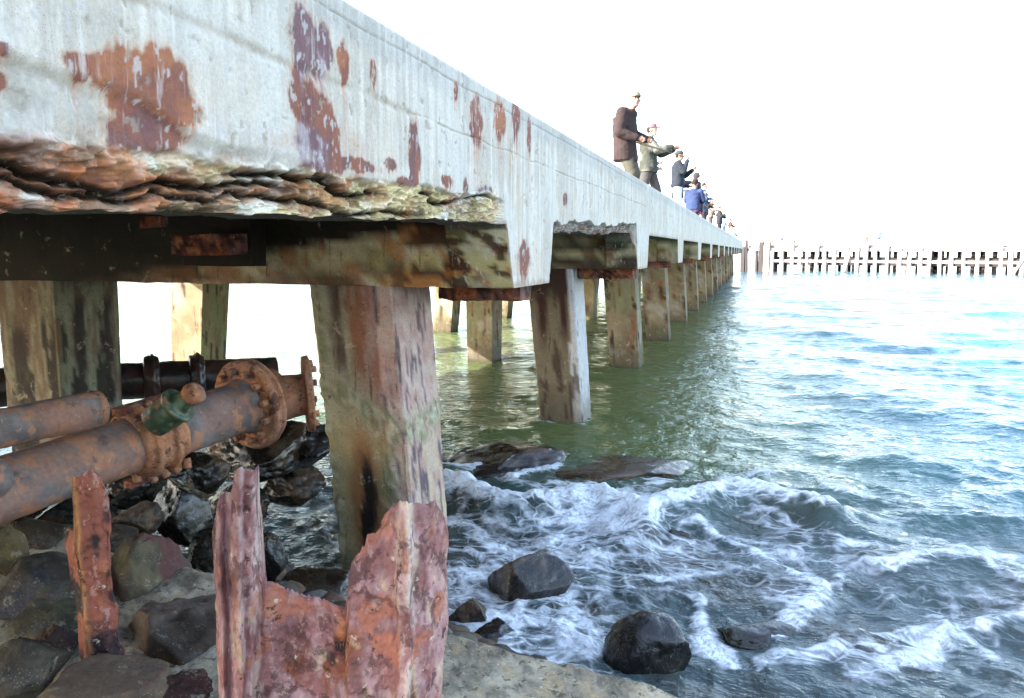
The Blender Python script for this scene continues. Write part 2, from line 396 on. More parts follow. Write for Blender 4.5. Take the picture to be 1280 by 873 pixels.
def capcol(V):
    y, x, z = V[:, 1], V[:, 0], V[:, 2]
    g = fbm(V, [3, 3, 9], 4, 71); g2 = fbm(V, 7, 4, 72); g3 = fbm(V, [3, 3, 10], 4, 73)
    c = mixc(np.array([.48,.42,.25]), np.array([.62,.57,.40]), sstep(.4,.6,g))
    c = mixc(c, [.17,.17,.08], sstep(.52,.66,g3))
    c = mixc(c, [.30,.12,.045], sstep(.57,.64,g2)*.7)
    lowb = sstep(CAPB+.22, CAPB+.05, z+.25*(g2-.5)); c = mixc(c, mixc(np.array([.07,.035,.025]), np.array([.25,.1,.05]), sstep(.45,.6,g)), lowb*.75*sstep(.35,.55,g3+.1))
    ru = sstep(-3.1,-2.2,x)*first_(y)
    c = mixc(c, [.60,.50,.22], ru*sstep(.46,.54,fbm(V, 6, 4, 75))*.8); c = mixc(c, [.46,.17,.045], ru*sstep(.52,.57,fbm(V, [5,5,8], 4, 76))*.9); c = mixc(c, [.05,.02,.012], ru*sstep(.56,.60,fbm(V, [6,6,9], 4, 77))*.9)
    # near-black above a line dropping inward, patchy on the second cap
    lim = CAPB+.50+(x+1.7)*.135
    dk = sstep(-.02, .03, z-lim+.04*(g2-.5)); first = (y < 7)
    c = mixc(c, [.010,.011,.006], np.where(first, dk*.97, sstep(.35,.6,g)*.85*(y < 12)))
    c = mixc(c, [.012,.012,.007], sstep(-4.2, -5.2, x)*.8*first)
    return c
def fascia_part(ylist, nz, name, label=None):
    y = np.asarray(ylist); ny = len(y)
    nzb = (fbm(np.stack([0*y, y, 0*y], -1), 2.2, 4, 12)-.5)*.06+(fbm(np.stack([0*y, y, 0*y], -1), 14, 3, 13)-.5)*.025
    act = sstep(11.2, 10.4, y)
    zb = zbot(y, nzb*np.clip(act+.15, 0, 1))
    v = np.linspace(0, 1, nz)**1.45
    Y = np.repeat(y[:, None], nz, 1); Z = zb[:, None]+(TOP-zb[:, None])*v[None, :]
    P = np.stack([0*Y+FX, Y, Z], -1)
    Q = P.reshape(-1, 3)
    # spalled band
    bay1 = sstep(4.86, 4.72, Y); bay2 = sstep(5.95, 6.25, Y)*sstep(10.75, 10.5, Y)
    lip = 2.87+(Y-1)*.022+(fbm(Q*[0, 1, 0], 1.6, 4, 21)-.5).reshape(Y.shape)*.16
    lip2 = zb[:, None]+.085+(fbm(Q*[0, 1, 0], 4, 4, 23)-.5).reshape(Y.shape)*.12
    e1 = sstep(.02, -.015, Z-lip)*bay1; e2 = sstep(.015, -.01, Z-lip2)*bay2
    strata = fbm(Q+np.stack([0*Q[:,0], 0*Q[:,0], .12*fbm(Q, 3, 3, 29)], -1), [3, 2.6, 26], 5, 25, True).reshape(Y.shape)
    strata2 = fbm(Q, [5, 7, 15], 5, 27).reshape(Y.shape)
    low = np.clip((lip-Z)/.18, 0, 1.3)
    def layers(th, wa, wf, sd):
        wq = (fbm(Q*[0,1,1], [1,wf,wf*1.6], 5, sd)-.5).reshape(Y.shape)*wa
        u_ = (Z+wq+.10*(Y-2)*.2)/th; li = np.floor(u_); fr = u_-li
        QQ = np.stack([li*3.7, Y*3.1, 0*Y], -1)
        dl = fbm(QQ, [1,1,1], 3, sd+1); 
        ck = np.exp(-(np.minimum(fr, 1-fr)/.10)**2)*sstep(.40,.62,fbm(QQ+5.5, 1, 3, sd+2))
        return dl-.5, ck, fr
    dl1, ck1, fr1 = layers(.052, .17, 2.1, 201); dl2, ck2, fr2 = layers(.021, .10, 5., 205)
    wy = (fbm(Q, [1,7,9], 4, 281)-.5).reshape(Y.shape); wz = (fbm(Q, [1,7,9], 4, 283)-.5).reshape(Y.shape)
    cA, eA = cells(np.stack([(Y+wy*.12)*8.5, (Z+wz*.10+.12*Y*.2)*15], -1), 3); cB, eB = cells(np.stack([(Y+wy*.06)*27, (Z+wz*.05)*38], -1), 9)
    ckA = sstep(.14, .0, eA)*sstep(.35, .55, fbm(Q, 5, 2, 285).reshape(Y.shape))
    gr = fbm(Q, [26,26,30], 4, 209).reshape(Y.shape)-.5
    rg = fbm(Q+np.stack([0*Q[:,0], 0*Q[:,0], .05*fbm(Q, 4, 3, 291)], -1), [4,4.5,11], 6, 293, True, gain=.55).reshape(Y.shape)
    crk = np.zeros(Y.shape); stp = np.zeros(Y.shape)
    for k_, (off, yl, am_) in enumerate(((.035, 4.6, 1.), (.085, 2.6, 1.), (.125, 3.6, .8), (.155, 2.2, .7))):
        ln = lip-off+(fbm(Q*[0,1,0], 3.1, 5, 300+k_, gain=.6)-.5).reshape(Y.shape)*.13
        on = sstep(yl+.3, yl-.3, Y)*sstep(.38, .5, fbm(Q*[0,1,0], 1.7, 2, 310+k_).reshape(Y.shape))
        dz_ = Z-ln; crk = np.maximum(crk, am_*on*np.exp(-(dz_/(.007+.006*rg))**2)); stp = stp+am_*on*np.where(dz_ < 0, np.exp(dz_/.035), 0)
    dep = e1*(.035+.07*low**.8-.10*(rg-.55)+.035*dl1+.022*(cA-.5)+.014*(cB-.5)+.045*crk+.028*stp+.05*gr) + e2*(.05+.08*dl1+.05*dl2+.03*ck2+.06*(fbm(Q, [3, 9, 5], 4, 33).reshape(Y.shape)-.4)+.08*np.clip((lip2-Z)/.1, 0, 1)+.02*gr)
    # shallow scaling higher up, near the camera
    e3 = sstep(.03, -.02, Z-(3.02-(Y-1.2)*.10+(fbm(Q*[0,1,0], 2.5, 4, 41)-.5).reshape(Y.shape)*.12))*sstep(2.7, 2.0, Y)*(1-e1)
    dep += e3*(.010+.022*fbm(Q, 12, 4, 43).reshape(Y.shape))
    # cold joint line with loose aggregate
    jz = 3.255+(fbm(Q*[0,1,0], 3, 3, 45)-.5).reshape(Y.shape)*.03
    jw = np.where(Y < 3.4, .016, .004)
    joint = np.exp(-((Z-jz)/jw)**2)*np.clip(fbm(Q, [4,9,9], 3, 47).reshape(Y.shape)*1.8-.3, 0, 1)*(sstep(30, 12, Y))
    crb = np.exp(-((Z-3.52-(fbm(Q*[0,1,0], 2, 3, 46)-.5).reshape(Y.shape)*.03)/.004)**2)*sstep(20, 8, Y)
    dep += joint*.012+crb*.006+(fbm(Q, 6, 4, 49).reshape(Y.shape)-.5)*.008
    # rounded top arris
    dep += np.clip((Z-(TOP-.025))/.025, 0, 1)**2*.02
    dep = dep+.003*gr
    P[..., 0] -= np.clip(dep, -.03, .3)
    # colours
    sk = fbm(Q, [30, 30, 1.2], 4, 51).reshape(Y.shape); cl = fbm(Q, 2.5, 4, 53).reshape(Y.shape)
    c = mixc(np.array([.47,.415,.345]), np.array([.62,.56,.475]), sstep(.4, .62, sk*.6+cl*.4))
    c = mixc(c, [.30,.31,.31], sstep(3.42, 3.5, Z+.05*cl)*.35)
    c = mixc(c, [.52,.49,.44], sstep(.5, .7, cl)*.5)
    c = mixc(c, [.33,.27,.20], joint*.8); c = mixc(c, [.22,.2,.18], crb*.7)
    c = mixc(c, mixc(np.array([.5,.46,.4]), np.array([.33,.3,.25]), fbm(Q, 14, 4, 54).reshape(Y.shape)), e3*.8)
    w1 = (fbm(Q, 7, 4, 55)-.5).reshape(Y.shape); w2 = (fbm(Q, [14,14,7], 4, 57)-.5).reshape(Y.shape); w3 = (fbm(Q, [50,50,5], 3, 58)-.5).reshape(Y.shape)
    pal = {0: mixc(np.array([.33,.12,.055]), np.array([.21,.075,.05]), sstep(.42,.6, w1+.5)), 1: mixc(np.array([.24,.085,.055]), np.array([.16,.07,.065]), sstep(.4,.6,w2+.5)),
           2: mixc(np.array([.17,.09,.10]), np.array([.34,.27,.28]), sstep(.48,.6, w2+.5)), 3: mixc(np.array([.5,.3,.19]), np.array([.46,.38,.32]), w1+.5)}
    coln = fbm(np.stack([0*Y, Y, 0*Y], -1), 55, 3, 91)
    w4 = (fbm(Q, [22,22,14], 5, 93, gain=.65)-.5).reshape(Y.shape)
    bleed = np.zeros(Y.shape)
    fld = [np.zeros(Y.shape) for _ in range(4)]
    for (a, b_, cw, ch, kd) in STAINS:
        sy, sz, ry, rz = spal(a, b_, cw, ch)
        dy = (Y-sy)/(ry*1.10)+w2*.7+w1*.6; dz = (Z-sz)/rz+w1*.7
        dz = np.where(dz < 0, dz/(.45+1.3*coln), dz*1.05)
        q_ = dy**2+dz**2
        if kd < 3: bleed = np.maximum(bleed, np.exp(-dy**2*1.5)*np.where(dz < 0, np.exp(dz/(1.2+2.5*coln)), np.exp(-dz**2*3))*(.35+1.1*coln))
        fld[kd] = 1-(1-fld[kd])*(1-np.exp(-q_*1.1)) if kd < 3 else np.maximum(fld[kd], np.exp(-q_*1.3))
    allf = np.maximum(np.maximum(fld[0], fld[1]), fld[2])
    rag = w4*.75+w3*.35
    c = mixc(c, [.56,.38,.25], sstep(.10,.42, allf+rag*.5)*.45)
    c = mixc(c, mixc(np.array([.50,.28,.17]), np.array([.46,.33,.27]), w2+.5), np.clip(sstep(.12,.85, bleed+rag*.5)*.85, 0, 1))
    c = mixc(c, pal[3], sstep(.2,.8, fld[3]+rag)*.6)
    for kd in (0, 1, 2):
        c = mixc(c, pal[kd], (.55*sstep(.24,.50, fld[kd]+rag*.7)+.4*sstep(.40,.48, fld[kd]+rag*.8)))
    # loose rust spatter and drips
    dr_ = sstep(.62,.70, fbm(Q, [16,16,2.2], 4, 95).reshape(Y.shape))*sstep(.5,.62, fbm(Q, 1.8, 3, 97).reshape(Y.shape))
    c = mixc(c, [.46,.26,.16], dr_*.55)
    cr_ = sstep(.69,.72, fbm(Q, [24,24,18], 4, 99).reshape(Y.shape)); c = mixc(c, [.33,.28,.22], cr_*.6); P[..., 0] -= cr_*.004
    c = mixc(c, [.54,.43,.31], sstep(.5,.68, fbm(Q, [6,6,2.5], 5, 321).reshape(Y.shape))*sstep(3.4,2.9,Z)*.5*(1-sstep(.2,.4,allf)))
    # lime and chips breaking through the rust
    chips = sstep(.70, .74, fbm(Q, [45,45,20], 3, 59).reshape(Y.shape)); c = mixc(c, [.5,.47,.44], chips*.7)
    g1 = fbm(Q, [3,4,16], 4, 61).reshape(Y.shape); g2 = fbm(Q, [4,5,12], 4, 63).reshape(Y.shape); g3 = fbm(Q, 3, 3, 65).reshape(Y.shape)
    g4 = fbm(Q, [11,13,20], 5, 264).reshape(Y.shape); g5 = fbm(Q, [6,6,14], 5, 266).reshape(Y.shape)
    sp = mixc(np.array([.64,.58,.43]), np.array([.46,.38,.28]), sstep(.42,.58,g4))
    sp = mixc(sp, [.50,.47,.29], sstep(.5,.56,g5)*sstep(.45,.55,g1)*.8)
    sp = mixc(sp, [.20,.18,.09], sstep(.52,.58,g2)*.8); sp = mixc(sp, [.52,.42,.42], sstep(.54,.6,1-g4)*.5); sp = mixc(sp, [.62,.62,.6], sstep(.58,.63,g3+.3*(g4-.5)))
    sp = mixc(sp, [.40,.17,.09], sstep(.64,.68,g5+.1*(g3-.5))*.7)
    sp = mixc(sp, [.55,.50,.30], sstep(.5,.56,fbm(Q,[5,5,9],4,271).reshape(Y.shape))*sstep(1.6,2.2,Y)*.6)
    nearr = sstep(2.5, 1.2, Y+.8*(g3-.5))
    sp = mixc(sp, mixc(np.array([.36,.12,.055]), np.array([.17,.075,.055]), sstep(.45,.55,g4)), nearr*sstep(.36,.44,g1)*.9)
    sp = mixc(sp, mixc(np.array([.40,.15,.06]), np.array([.2,.09,.06]), sstep(.45,.55,g4)), sstep(.04,.08,lip-Z)*sstep(.16,.10,lip-Z+.1*(g3-.5))*sstep(3.4,2.4,Y)*.8)
    sp = mixc(sp, [.018,.012,.008], np.clip(crk*1.3+ckA*.35, 0, 1))
    sp = np.clip(sp*(.55+.85*rg)[..., None]*np.array([1.06,.98,.86]), 0, .75)
    c = mixc(c, sp, e1)
    sp2 = mixc(np.array([.24,.15,.13]), np.array([.42,.4,.38]), sstep(.4,.62, fbm(Q+np.stack([0*Q[:,0],Q[:,2]*.7,0*Q[:,0]],-1), [8,14,4], 4, 67).reshape(Y.shape)))
    c = mixc(c, sp2, e2)
    edge = sstep(.05, .0, Z-zb[:, None]+(w2)*.1)*(Y > 4.5)
    c = mixc(c, [.30,.2,.13], edge*.6)
    # underside and back: append rows going inward then up
    rows = [P]
    xb = P[:, 0, 0]; zb2 = P[:, 0, 2]
    cc = [c]
    under = []
    for k, (fr, up) in enumerate([(.04+.96*i_/13, .0) for i_ in range(14)]):
        Xk = xb+( -2.05-xb)*fr; Zk = zb2+up+(fbm(np.stack([Xk, y, zb2], -1), 9, 3, 69)-.5)*.03*(1-fr)
        under.append(np.stack([Xk, y, Zk], -1)[:, None, :])
    back = np.stack([0*y-2.05, y, 0*y+3.05], -1)[:, None, :]
    top = [np.stack([0*y+FX-.03, y, 0*y+TOP+.001], -1)[:, None, :], np.stack([0*y-1.80, y, 0*y+TOP], -1)[:, None, :], np.stack([0*y-1.82, y, 0*y+TOP-.02], -1)[:, None, :], np.stack([0*y-1.82, y, 0*y+DECK-.02], -1)[:, None, :]]
    allP = np.concatenate([back]+under[::-1]+[P]+top, 1)
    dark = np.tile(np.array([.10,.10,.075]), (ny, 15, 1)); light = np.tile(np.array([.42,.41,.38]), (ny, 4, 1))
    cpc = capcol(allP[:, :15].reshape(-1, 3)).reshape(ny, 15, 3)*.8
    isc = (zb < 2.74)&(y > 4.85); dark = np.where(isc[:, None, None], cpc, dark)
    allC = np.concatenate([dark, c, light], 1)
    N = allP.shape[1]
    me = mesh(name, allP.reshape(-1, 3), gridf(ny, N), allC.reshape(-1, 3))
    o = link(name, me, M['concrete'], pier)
    if label: o['label'] = label
    return o
fascia_part(np.concatenate([np.arange(-2.5,.4,.04), np.arange(.4, 5.1, .0065), np.arange(5.1, 11.5, .0125)]), 190, 'edge_beam', 'near part of the beam, streaked with rust and broken away along its lower edge')
fascia_part(np.concatenate([np.arange(11.4875, 40, .04), np.arange(40, PIER_END, .12)]), 34, 'edge_beam')

def boxmesh(name, lo, hi, mat, parent, colf, step=.08, jit=.0, smooth=False, seed=0, bevel=.01):
    """closed box cut into a fine grid, with slight unevenness"""
    bm = bmesh.new(); bmesh.ops.create_cube(bm, size=1.)
    for v in bm.verts: v.co = Vector([(lo[i]+hi[i])/2+v.co[i]*(hi[i]-lo[i]) for i in range(3)])
    for ax in range(3):
        n = max(1, int((hi[ax]-lo[ax])/step)); n = min(n, 240)
        for k in range(1, n):
            co = Vector((0, 0, 0)); co[ax] = lo[ax]+(hi[ax]-lo[ax])*k/n; no = Vector((0, 0, 0)); no[ax] = 1
            bmesh.ops.bisect_plane(bm, geom=bm.verts[:]+bm.edges[:]+bm.faces[:], plane_co=co, plane_no=no)
    me = bpy.data.meshes.new(name); bm.to_mesh(me); bm.free()
    V = getv(me)
    if jit:
        nn = np.stack([fbm(V, 5, 4, seed+s)-.5 for s in (1, 2, 3)], -1); V = V+nn*jit; setv(me, V)
    setcol(me, colf(V))
    o = link(name, me, mat, parent, True); me.set_sharp_from_angle(angle=R(42)); return o
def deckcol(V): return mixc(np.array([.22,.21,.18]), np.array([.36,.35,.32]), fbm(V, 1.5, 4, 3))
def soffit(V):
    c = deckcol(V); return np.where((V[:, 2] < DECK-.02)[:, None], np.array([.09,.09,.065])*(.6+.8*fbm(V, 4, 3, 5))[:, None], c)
XL = -10.4
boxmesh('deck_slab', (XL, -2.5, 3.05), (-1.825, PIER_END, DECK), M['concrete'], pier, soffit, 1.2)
boxmesh('far_edge_beam', (XL-.25, -2.5, 2.84), (XL, PIER_END, TOP), M['concrete'], pier, deckcol, 1.2)
for i, cy in enumerate(CAPS):
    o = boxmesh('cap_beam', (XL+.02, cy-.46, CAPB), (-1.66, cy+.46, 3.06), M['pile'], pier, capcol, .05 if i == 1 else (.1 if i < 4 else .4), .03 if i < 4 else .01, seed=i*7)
def pilecol(V, s, wl):
    z = V[:, 2]; g = fbm(V, [5,5,1.2], 4, s+1); g2 = fbm(V, [14,14,1.5], 4, s+2); g3 = fbm(V, 9, 4, s+3); g4 = fbm(V, 3, 4, s+4)
    c = mixc(np.array([.20,.15,.085]), np.array([.29,.225,.14]), sstep(.35,.65,g4))
    c = mixc(c, [.25,.25,.14], sstep(.48,.62,g)*.7)
    c = mixc(c, [.36,.33,.28], sstep(.55,.68,fbm(V, 2.2, 3, s+9))*.7)
    rust = sstep(.58,.66,g2)*sstep(.35,.6,fbm(V, [3,3,1.1], 3, s+5))
    c = mixc(c, [.28,.10,.05], rust*.85); c = mixc(c, [.02,.010,.010], sstep(.58,.64,g2)*sstep(.42,.55,g4)*.9)
    c = mixc(c, [.10,.08,.05], sstep(wl+.75, wl+.1, z+.4*(g3-.5))*.8)
    c = mixc(c, [.05,.05,.03], sstep(wl+.12, wl, z+.1*(g3-.5))*.8)
    return c*.8
def pile(X, Yc, lean, s, w=.70, spec=None, n=26, top=CAPB+.0):
    zs = np.linspace(top, -1.6, 90 if n > 20 else 40)
    ch = .018; h = w/2
    per = []
    cor = [(-h, -h), (h, -h), (h, h), (-h, h)]
    k = n//2
    for i in range(4):
        a = Vector(cor[i]); b = Vector(cor[(i+1) % 4]); d = (b-a).normalized()
        a2 = a+d*ch; b2 = b-d*ch
        for j in range(k): per.append(a2+(b2-a2)*j/(k-1))
    per = np.array([tuple(p) for p in per]); m = len(per)
    sc = 1-.08*(top-zs[:, None])/2.3
    X_ = X+per[None, :, 0]*sc+(top-zs)[:, None]*lean; Y_ = Yc+per[None, :, 1]*sc+0*zs[:, None]
    V = np.stack([X_, Y_, np.repeat(zs[:, None], m, 1)], -1).reshape(-1, 3)
    L = V-np.array([X, Yc, 0]); nrm = np.tile(np.stack([per[:, 0], per[:, 1], 0*per[:, 0]], -1), (len(zs), 1)); nrm /= np.linalg.norm(nrm, axis=1)[:, None]
    rough = sstep(.9, .3, V[:, 2])
    V = V+nrm*((fbm(V, 5, 4, s)-.5)*.014+(fbm(V, 26, 4, s+8)-.5)*(.008+.022*rough))[:, None]
    c = pilecol(V, s, 0.)
    if spec: V, c = spec(V, c, L, nrm)
    me = mesh('pile', V, gridf(len(zs), m, True), c)
    o = link('pile', me, M['pile'], pier); me.set_sharp_from_angle(angle=R(38)); return o
def pile_one(V, c, L, nrm):
    """the near pile: rusty streaks, barnacle crust round its middle, a dark weeping split low down"""
    x, y, z = L[:, 0]-(CAPB-L[:, 2])*.075, L[:, 1], L[:, 2]
    g = fbm(V, 9, 4, 301)-.5; g2 = fbm(V, [26,26,4], 4, 302)-.5; g5 = fbm(V, 30, 4, 305)
    fr = (y < -.2)
    c = mixc(np.array([.30,.27,.17]), np.array([.40,.37,.27]), g+.5)
    c = mixc(c, [.30,.22,.10], sstep(1.45,1.1,z+.3*g)*.8)
    rs = fr*sstep(.16,.02,np.abs(x+.02+.1*g-.06)+g2*.22)*sstep(1.45,1.75,z+.4*g); c = mixc(c, [.27,.10,.05], rs*.9)
    rs = fr*sstep(.09,.02,np.abs(x+.13)+g2*.12)*sstep(1.6,1.8,z); c = mixc(c, [.05,.02,.018], rs*.85)
    rs = sstep(.05,.15,x+.2*g2)*sstep(1.0,1.5,z+.5*g); c = mixc(c, mixc(np.array([.34,.14,.10]), np.array([.42,.27,.24]), sstep(-.08,.12,g2)), rs*.9)
    out = (x > .2)
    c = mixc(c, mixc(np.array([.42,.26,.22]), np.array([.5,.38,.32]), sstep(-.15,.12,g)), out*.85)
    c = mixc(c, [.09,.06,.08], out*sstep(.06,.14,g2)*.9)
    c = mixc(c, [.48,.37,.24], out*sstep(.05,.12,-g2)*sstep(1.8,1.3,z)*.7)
    cr = sstep(.16,.05,np.abs(z-1.42+.16*np.sin(x*5)+.22*g))+sstep(.07,.03,np.abs(x-.20+.2*g))*sstep(1.5,1.3,z)*sstep(.2,.7,z)+sstep(.05,.02,np.abs(x+.27+.1*g))
    cr = np.clip(cr, 0, 1)*sstep(.42,.55,g5+.08)
    V = V+nrm*(cr*(.012+.02*g5))[:, None]
    c = mixc(c, mixc(np.array([.20,.20,.10]), np.array([.42,.4,.28]), sstep(.5,.62,g5)), cr*.9)
    ws = fr*sstep(1.0,.6,np.sqrt(((x+.03+.03*np.sin(z*6))/.085)**2+((z-.62)/.56)**2)+g2*.8)
    c = mixc(c, [.25,.10,.03], fr*sstep(1.5,.8,np.sqrt(((x+.03)/.11)**2+((z-.6)/.6)**2)+g2*.8)*.8)
    c = mixc(c, [.010,.005,.004], ws)
    c = mixc(c, [.07,.06,.035], sstep(.35,.0,z+.3*g))
    return V, c*np.where(out, .95, .72)[:, None]  # outer face kept brighter as the lit side, the rest dimmed as shaded
def pile_left(V, c, L, nrm):
    x, y, z = L[:, 0], L[:, 1], L[:, 2]; g = fbm(V, 6, 4, 331)-.5; g2 = fbm(V, [18,18,2.2], 5, 332)-.5; g3 = fbm(V, 12, 4, 333)-.5
    c = mixc(np.array([.17,.155,.10]), np.array([.25,.225,.15]), g+.5)
    c = mixc(c, [.21,.20,.17], sstep(1.35,1.2,z+.25*g)*.7)
    c = mixc(c, [.018,.013,.010], sstep(.05,.12,g2+.12*(g+.1))*sstep(2.25,1.9,z+.3*g)*.92)
    c = mixc(c, [.12,.05,.03], sstep(.06,.12,-g2)*.6)
    for q_ in (-.12, .18):
        c = mixc(c, [.02,.012,.012], sstep(.07,.02,np.abs(y-q_)+g2*.12)*(x > .2)*sstep(2.3,2.1,z)*.9)
    c = mixc(c, [.02,.013,.01], sstep(.12,.04,np.abs(x+.12)+g2*.2)*(y < -.2)*sstep(2.1,1.8,z+.2*g)*.9)
    c = mixc(c, [.33,.31,.26], sstep(.14,.18,g3)*sstep(1.5,1.2,z)*.5)
    return V, c
def pile_two(V, c, L, nrm):
    x, y, z = L[:, 0]-(CAPB-L[:, 2])*.065, L[:, 1], L[:, 2]; fr = y < -.2
    g = fbm(V, 7, 4, 311)-.5; g2 = fbm(V, [20,20,3], 4, 312)-.5
    c = mixc(np.array([.22,.17,.10]), np.array([.30,.24,.16]), g+.5)
    c = mixc(c, [.014,.011,.012], fr*sstep(1.7,2.1,z+.5*g)*.85)  # shade below the cap painted onto the front face
    for cx, wd in ((-.14,.07),(.18,.05)):
        c = mixc(c, [.07,.022,.02], fr*sstep(wd*1.6, wd*.4, np.abs(x-cx)+g2*.12)*sstep(1.0,1.6,z+.3*g))
    c = mixc(c, [.5,.49,.5], (x > .25)*.85)  # outer face painted paler, as its skylit side
    c = mixc(c, [.12,.10,.06], sstep(.7,.1,z+.3*g)*.7)
    c = mixc(c, [.07,.03,.02], fr*sstep(.55,.62,fbm(V, [16,16,2], 4, 313))*.8)
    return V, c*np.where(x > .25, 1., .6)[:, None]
for i, cy in enumerate(CAPS):
    yc = cy-.10
    hi = 30 if i < 4 else 12
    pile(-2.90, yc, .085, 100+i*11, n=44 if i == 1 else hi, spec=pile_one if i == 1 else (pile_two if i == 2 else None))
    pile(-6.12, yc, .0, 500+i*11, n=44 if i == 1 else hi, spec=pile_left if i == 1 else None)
    pile(-9.35, yc, -.085, 800+i*11, n=hi)
# rusted steel remains bolted to the beams
def rcol(s): return lambda V: rustcol(V, s)
a = at(218, 293, 5.9); b = at(330, 318, 5.9)
def plate(px0, py0, px1, py1, zh, th, parent, name, s, label=None, jit=.03, step=.03):
    a = at(px0, py0, zh); b = at(px1, py1, zh)
    o = boxmesh(name, (a.x, a.y-th, b.z), (b.x, a.y, a.z), M['rust'], parent, rcol(s), step, jit, seed=s)
    if label: o['label'] = label
    return o
def dcol(V): return np.tile(np.array([.03,.025,.02]), (len(V), 1))
p0 = at(220, 292, 5.75); p1 = at(331, 333, 5.75)
o = boxmesh('timber_block', (p0.x-.08, 4.86, p1.z), (p1.x-.08, 5.05, 2.94), M['wood'], pier, dcol, .05, .02); o['label'] = 'black timber block bolted under the deck'
plate(219, 294, 331, 319, 5.72, .05, pier, 'rusty_plate', 3, 'rusty strip across the black timber block')
plate(183, 271, 219, 286, 4.9, .06, pier, 'rusty_plate', 4, 'small pale rusted plate under the broken beam')
ca = at(545, 362, 6.0); cb = at(641, 382, 6.0)
o = boxmesh('rusty_channel', (ca.x+.02, 5.55, CAPB-.13), (-1.72, 5.85, CAPB-.02), M['rust'], pier, rcol(9), .03, .05, seed=9); o['label'] = 'rusted steel channel under the first cap beam'
o = boxmesh('rusty_channel', (-2.55, 11.1, CAPB-.16), (-1.72, 11.6, CAPB+.0), M['rust'], pier, rcol(10), .04, .07, seed=10)
for k, cy in enumerate(CAPS[3:8]):
    boxmesh('rusty_channel', (-3.3, cy-.49, CAPB-.10), (-1.75, cy-.2, CAPB+.04), M['rust'], pier, rcol(20+k), .12, .04, seed=20+k)

# ------------------------------------------------------------------ far timber wharf
def build_wharf():
    A = at(925, 339, 97); B = at(1280, 345, 79); A.z = B.z = 0
    d = (B-A).normalized(); ang = math.atan2(d.y, d.x); L = 78
    W = empty('timber_wharf', A, 'long weathered timber wharf on pale posts crossing the far water', 'wharf', rz=ang)
    rng = random.Random(2)
    def bx(bm, lo, hi, rot=None, pos=None):
        r = bmesh.ops.create_cube(bm, size=1.); vs = r['verts']
        for v in vs: v.co = Vector([(lo[i]+hi[i])/2+v.co[i]*(hi[i]-lo[i]) for i in range(3)])
        return vs
    def add(name, bm, c, label=None):
        bmesh.ops.bevel(bm, geom=bm.edges[:], offset=.02, segments=1, affect='EDGES')
        me = bpy.data.meshes.new(name); bm.to_mesh(me); bm.free(); V = getv(me)
        setcol(me, np.array(c)*(.75+.5*fbm(V, [1,1,.4], 3, 5))[:, None])
        o = link(name, me, M['wood'], W, False, False)
        if label: o['label'] = label
        return o
    pale = (.46,.38,.36); dk = (.05,.042,.042)  # dk: dark left-end posts; on inner timbers it paints the shade under the deck
    b = bmesh.new(); bx(b, (0, -.1, 3.0), (L, 7, 3.3)); add('deck', b, (.22,.19,.16))
    b = bmesh.new(); bx(b, (-1, -.35, 2.55), (L, -.1, 2.95)); add('upper_beam', b, pale)
    b = bmesh.new(); bx(b, (2.5, -.55, 1.25), (L, -.35, 1.55)); add('waling_beam', b, pale)
    b = bmesh.new(); bx(b, (2.5, 1.2, .9), (L, 1.4, 1.9)); add('waling_beam', b, dk)
    x = 1.
    i = 0
    while x < L-4:
        b = bmesh.new(); hgt = rng.uniform(2.6, 3.1) if rng.random() < .8 else rng.uniform(3.2, 4)
        w_ = rng.uniform(.32, .48); lean = rng.uniform(-.12, .12)
        r = bmesh.ops.create_cone(b, cap_ends=True, segments=10, radius1=w_/2*1.1, radius2=w_/2, depth=hgt+1.2)
        for v in r['verts']: v.co = Vector((x+v.co.x+lean*(v.co.z)*.3, -.6+v.co.y, v.co.z+(hgt-1.2)/2+.0))
        add('post', b, pale if x > 3 else dk); 
        if i % 1 == 0:
            b = bmesh.new(); xx = x+rng.uniform(.3,1.0)
            r = bmesh.ops.create_cone(b, cap_ends=True, segments=8, radius1=.22, radius2=.2, depth=4.)
            for v in r['verts']: v.co = Vector((xx+v.co.x, 1.7+rng.choice([0,2.])*0+v.co.y, v.co.z+1.0))
            add('inner_post', b, dk)
            b = bmesh.new(); xx = x+rng.uniform(-.3,.5)
            r = bmesh.ops.create_cone(b, cap_ends=True, segments=8, radius1=.2, radius2=.18, depth=4.)
            for v in r['verts']: v.co = Vector((xx+v.co.x, 5.2+v.co.y, v.co.z+1.0))
            add('inner_post', b, dk)
        x += rng.uniform(.8, 1.35); i += 1
    for xx, dx in ((12.5,.7),(29,1.2),(33,-.6),(39,2.),(47,.9)):
        b = bmesh.new(); vs = bx(b, (xx, -1.0, .2), (xx+.28, -.82, 2.7))
        for v in vs: v.co.x += (v.co.z-.2)/2.5*dx
        add('brace', b, (.3,.24,.22))
    b = bmesh.new(); bx(b, (16, -.25, 3.75), (L, -.18, 3.82)); add('rail', b, pale)
    b = bmesh.new(); bx(b, (16, -.25, 3.45), (L, -.18, 3.5)); add('rail', b, pale)
    for k in range(22):
        b = bmesh.new(); xx = 16+k*2.8; bx(b, (xx, -.27, 3.3), (xx+.12, -.16, 3.85)); add('rail_post', b, pale)
    for k, (xx, ww, hh) in enumerate(((3.5,2.6,.5),(36,2.2,.55))):
        b = bmesh.new(); bx(b, (xx, .5, 3.3), (xx+ww, 2, 3.3+hh)); bx(b, (xx-.1, .4, 3.3+hh), (xx+ww+.1, 2.1, 3.36+hh))
        add('fender_block', b, (.3,.22,.14))
    for xx in (.3, 2.6, 3.4):
        b = bmesh.new(); bx(b, (xx, -.8, -1.5), (xx+.5, -.3, 3.7 if xx > .5 else 3.1)); add('mooring_post', b, dk if xx < 3 else (.25,.2,.15))
    return A, d, ang
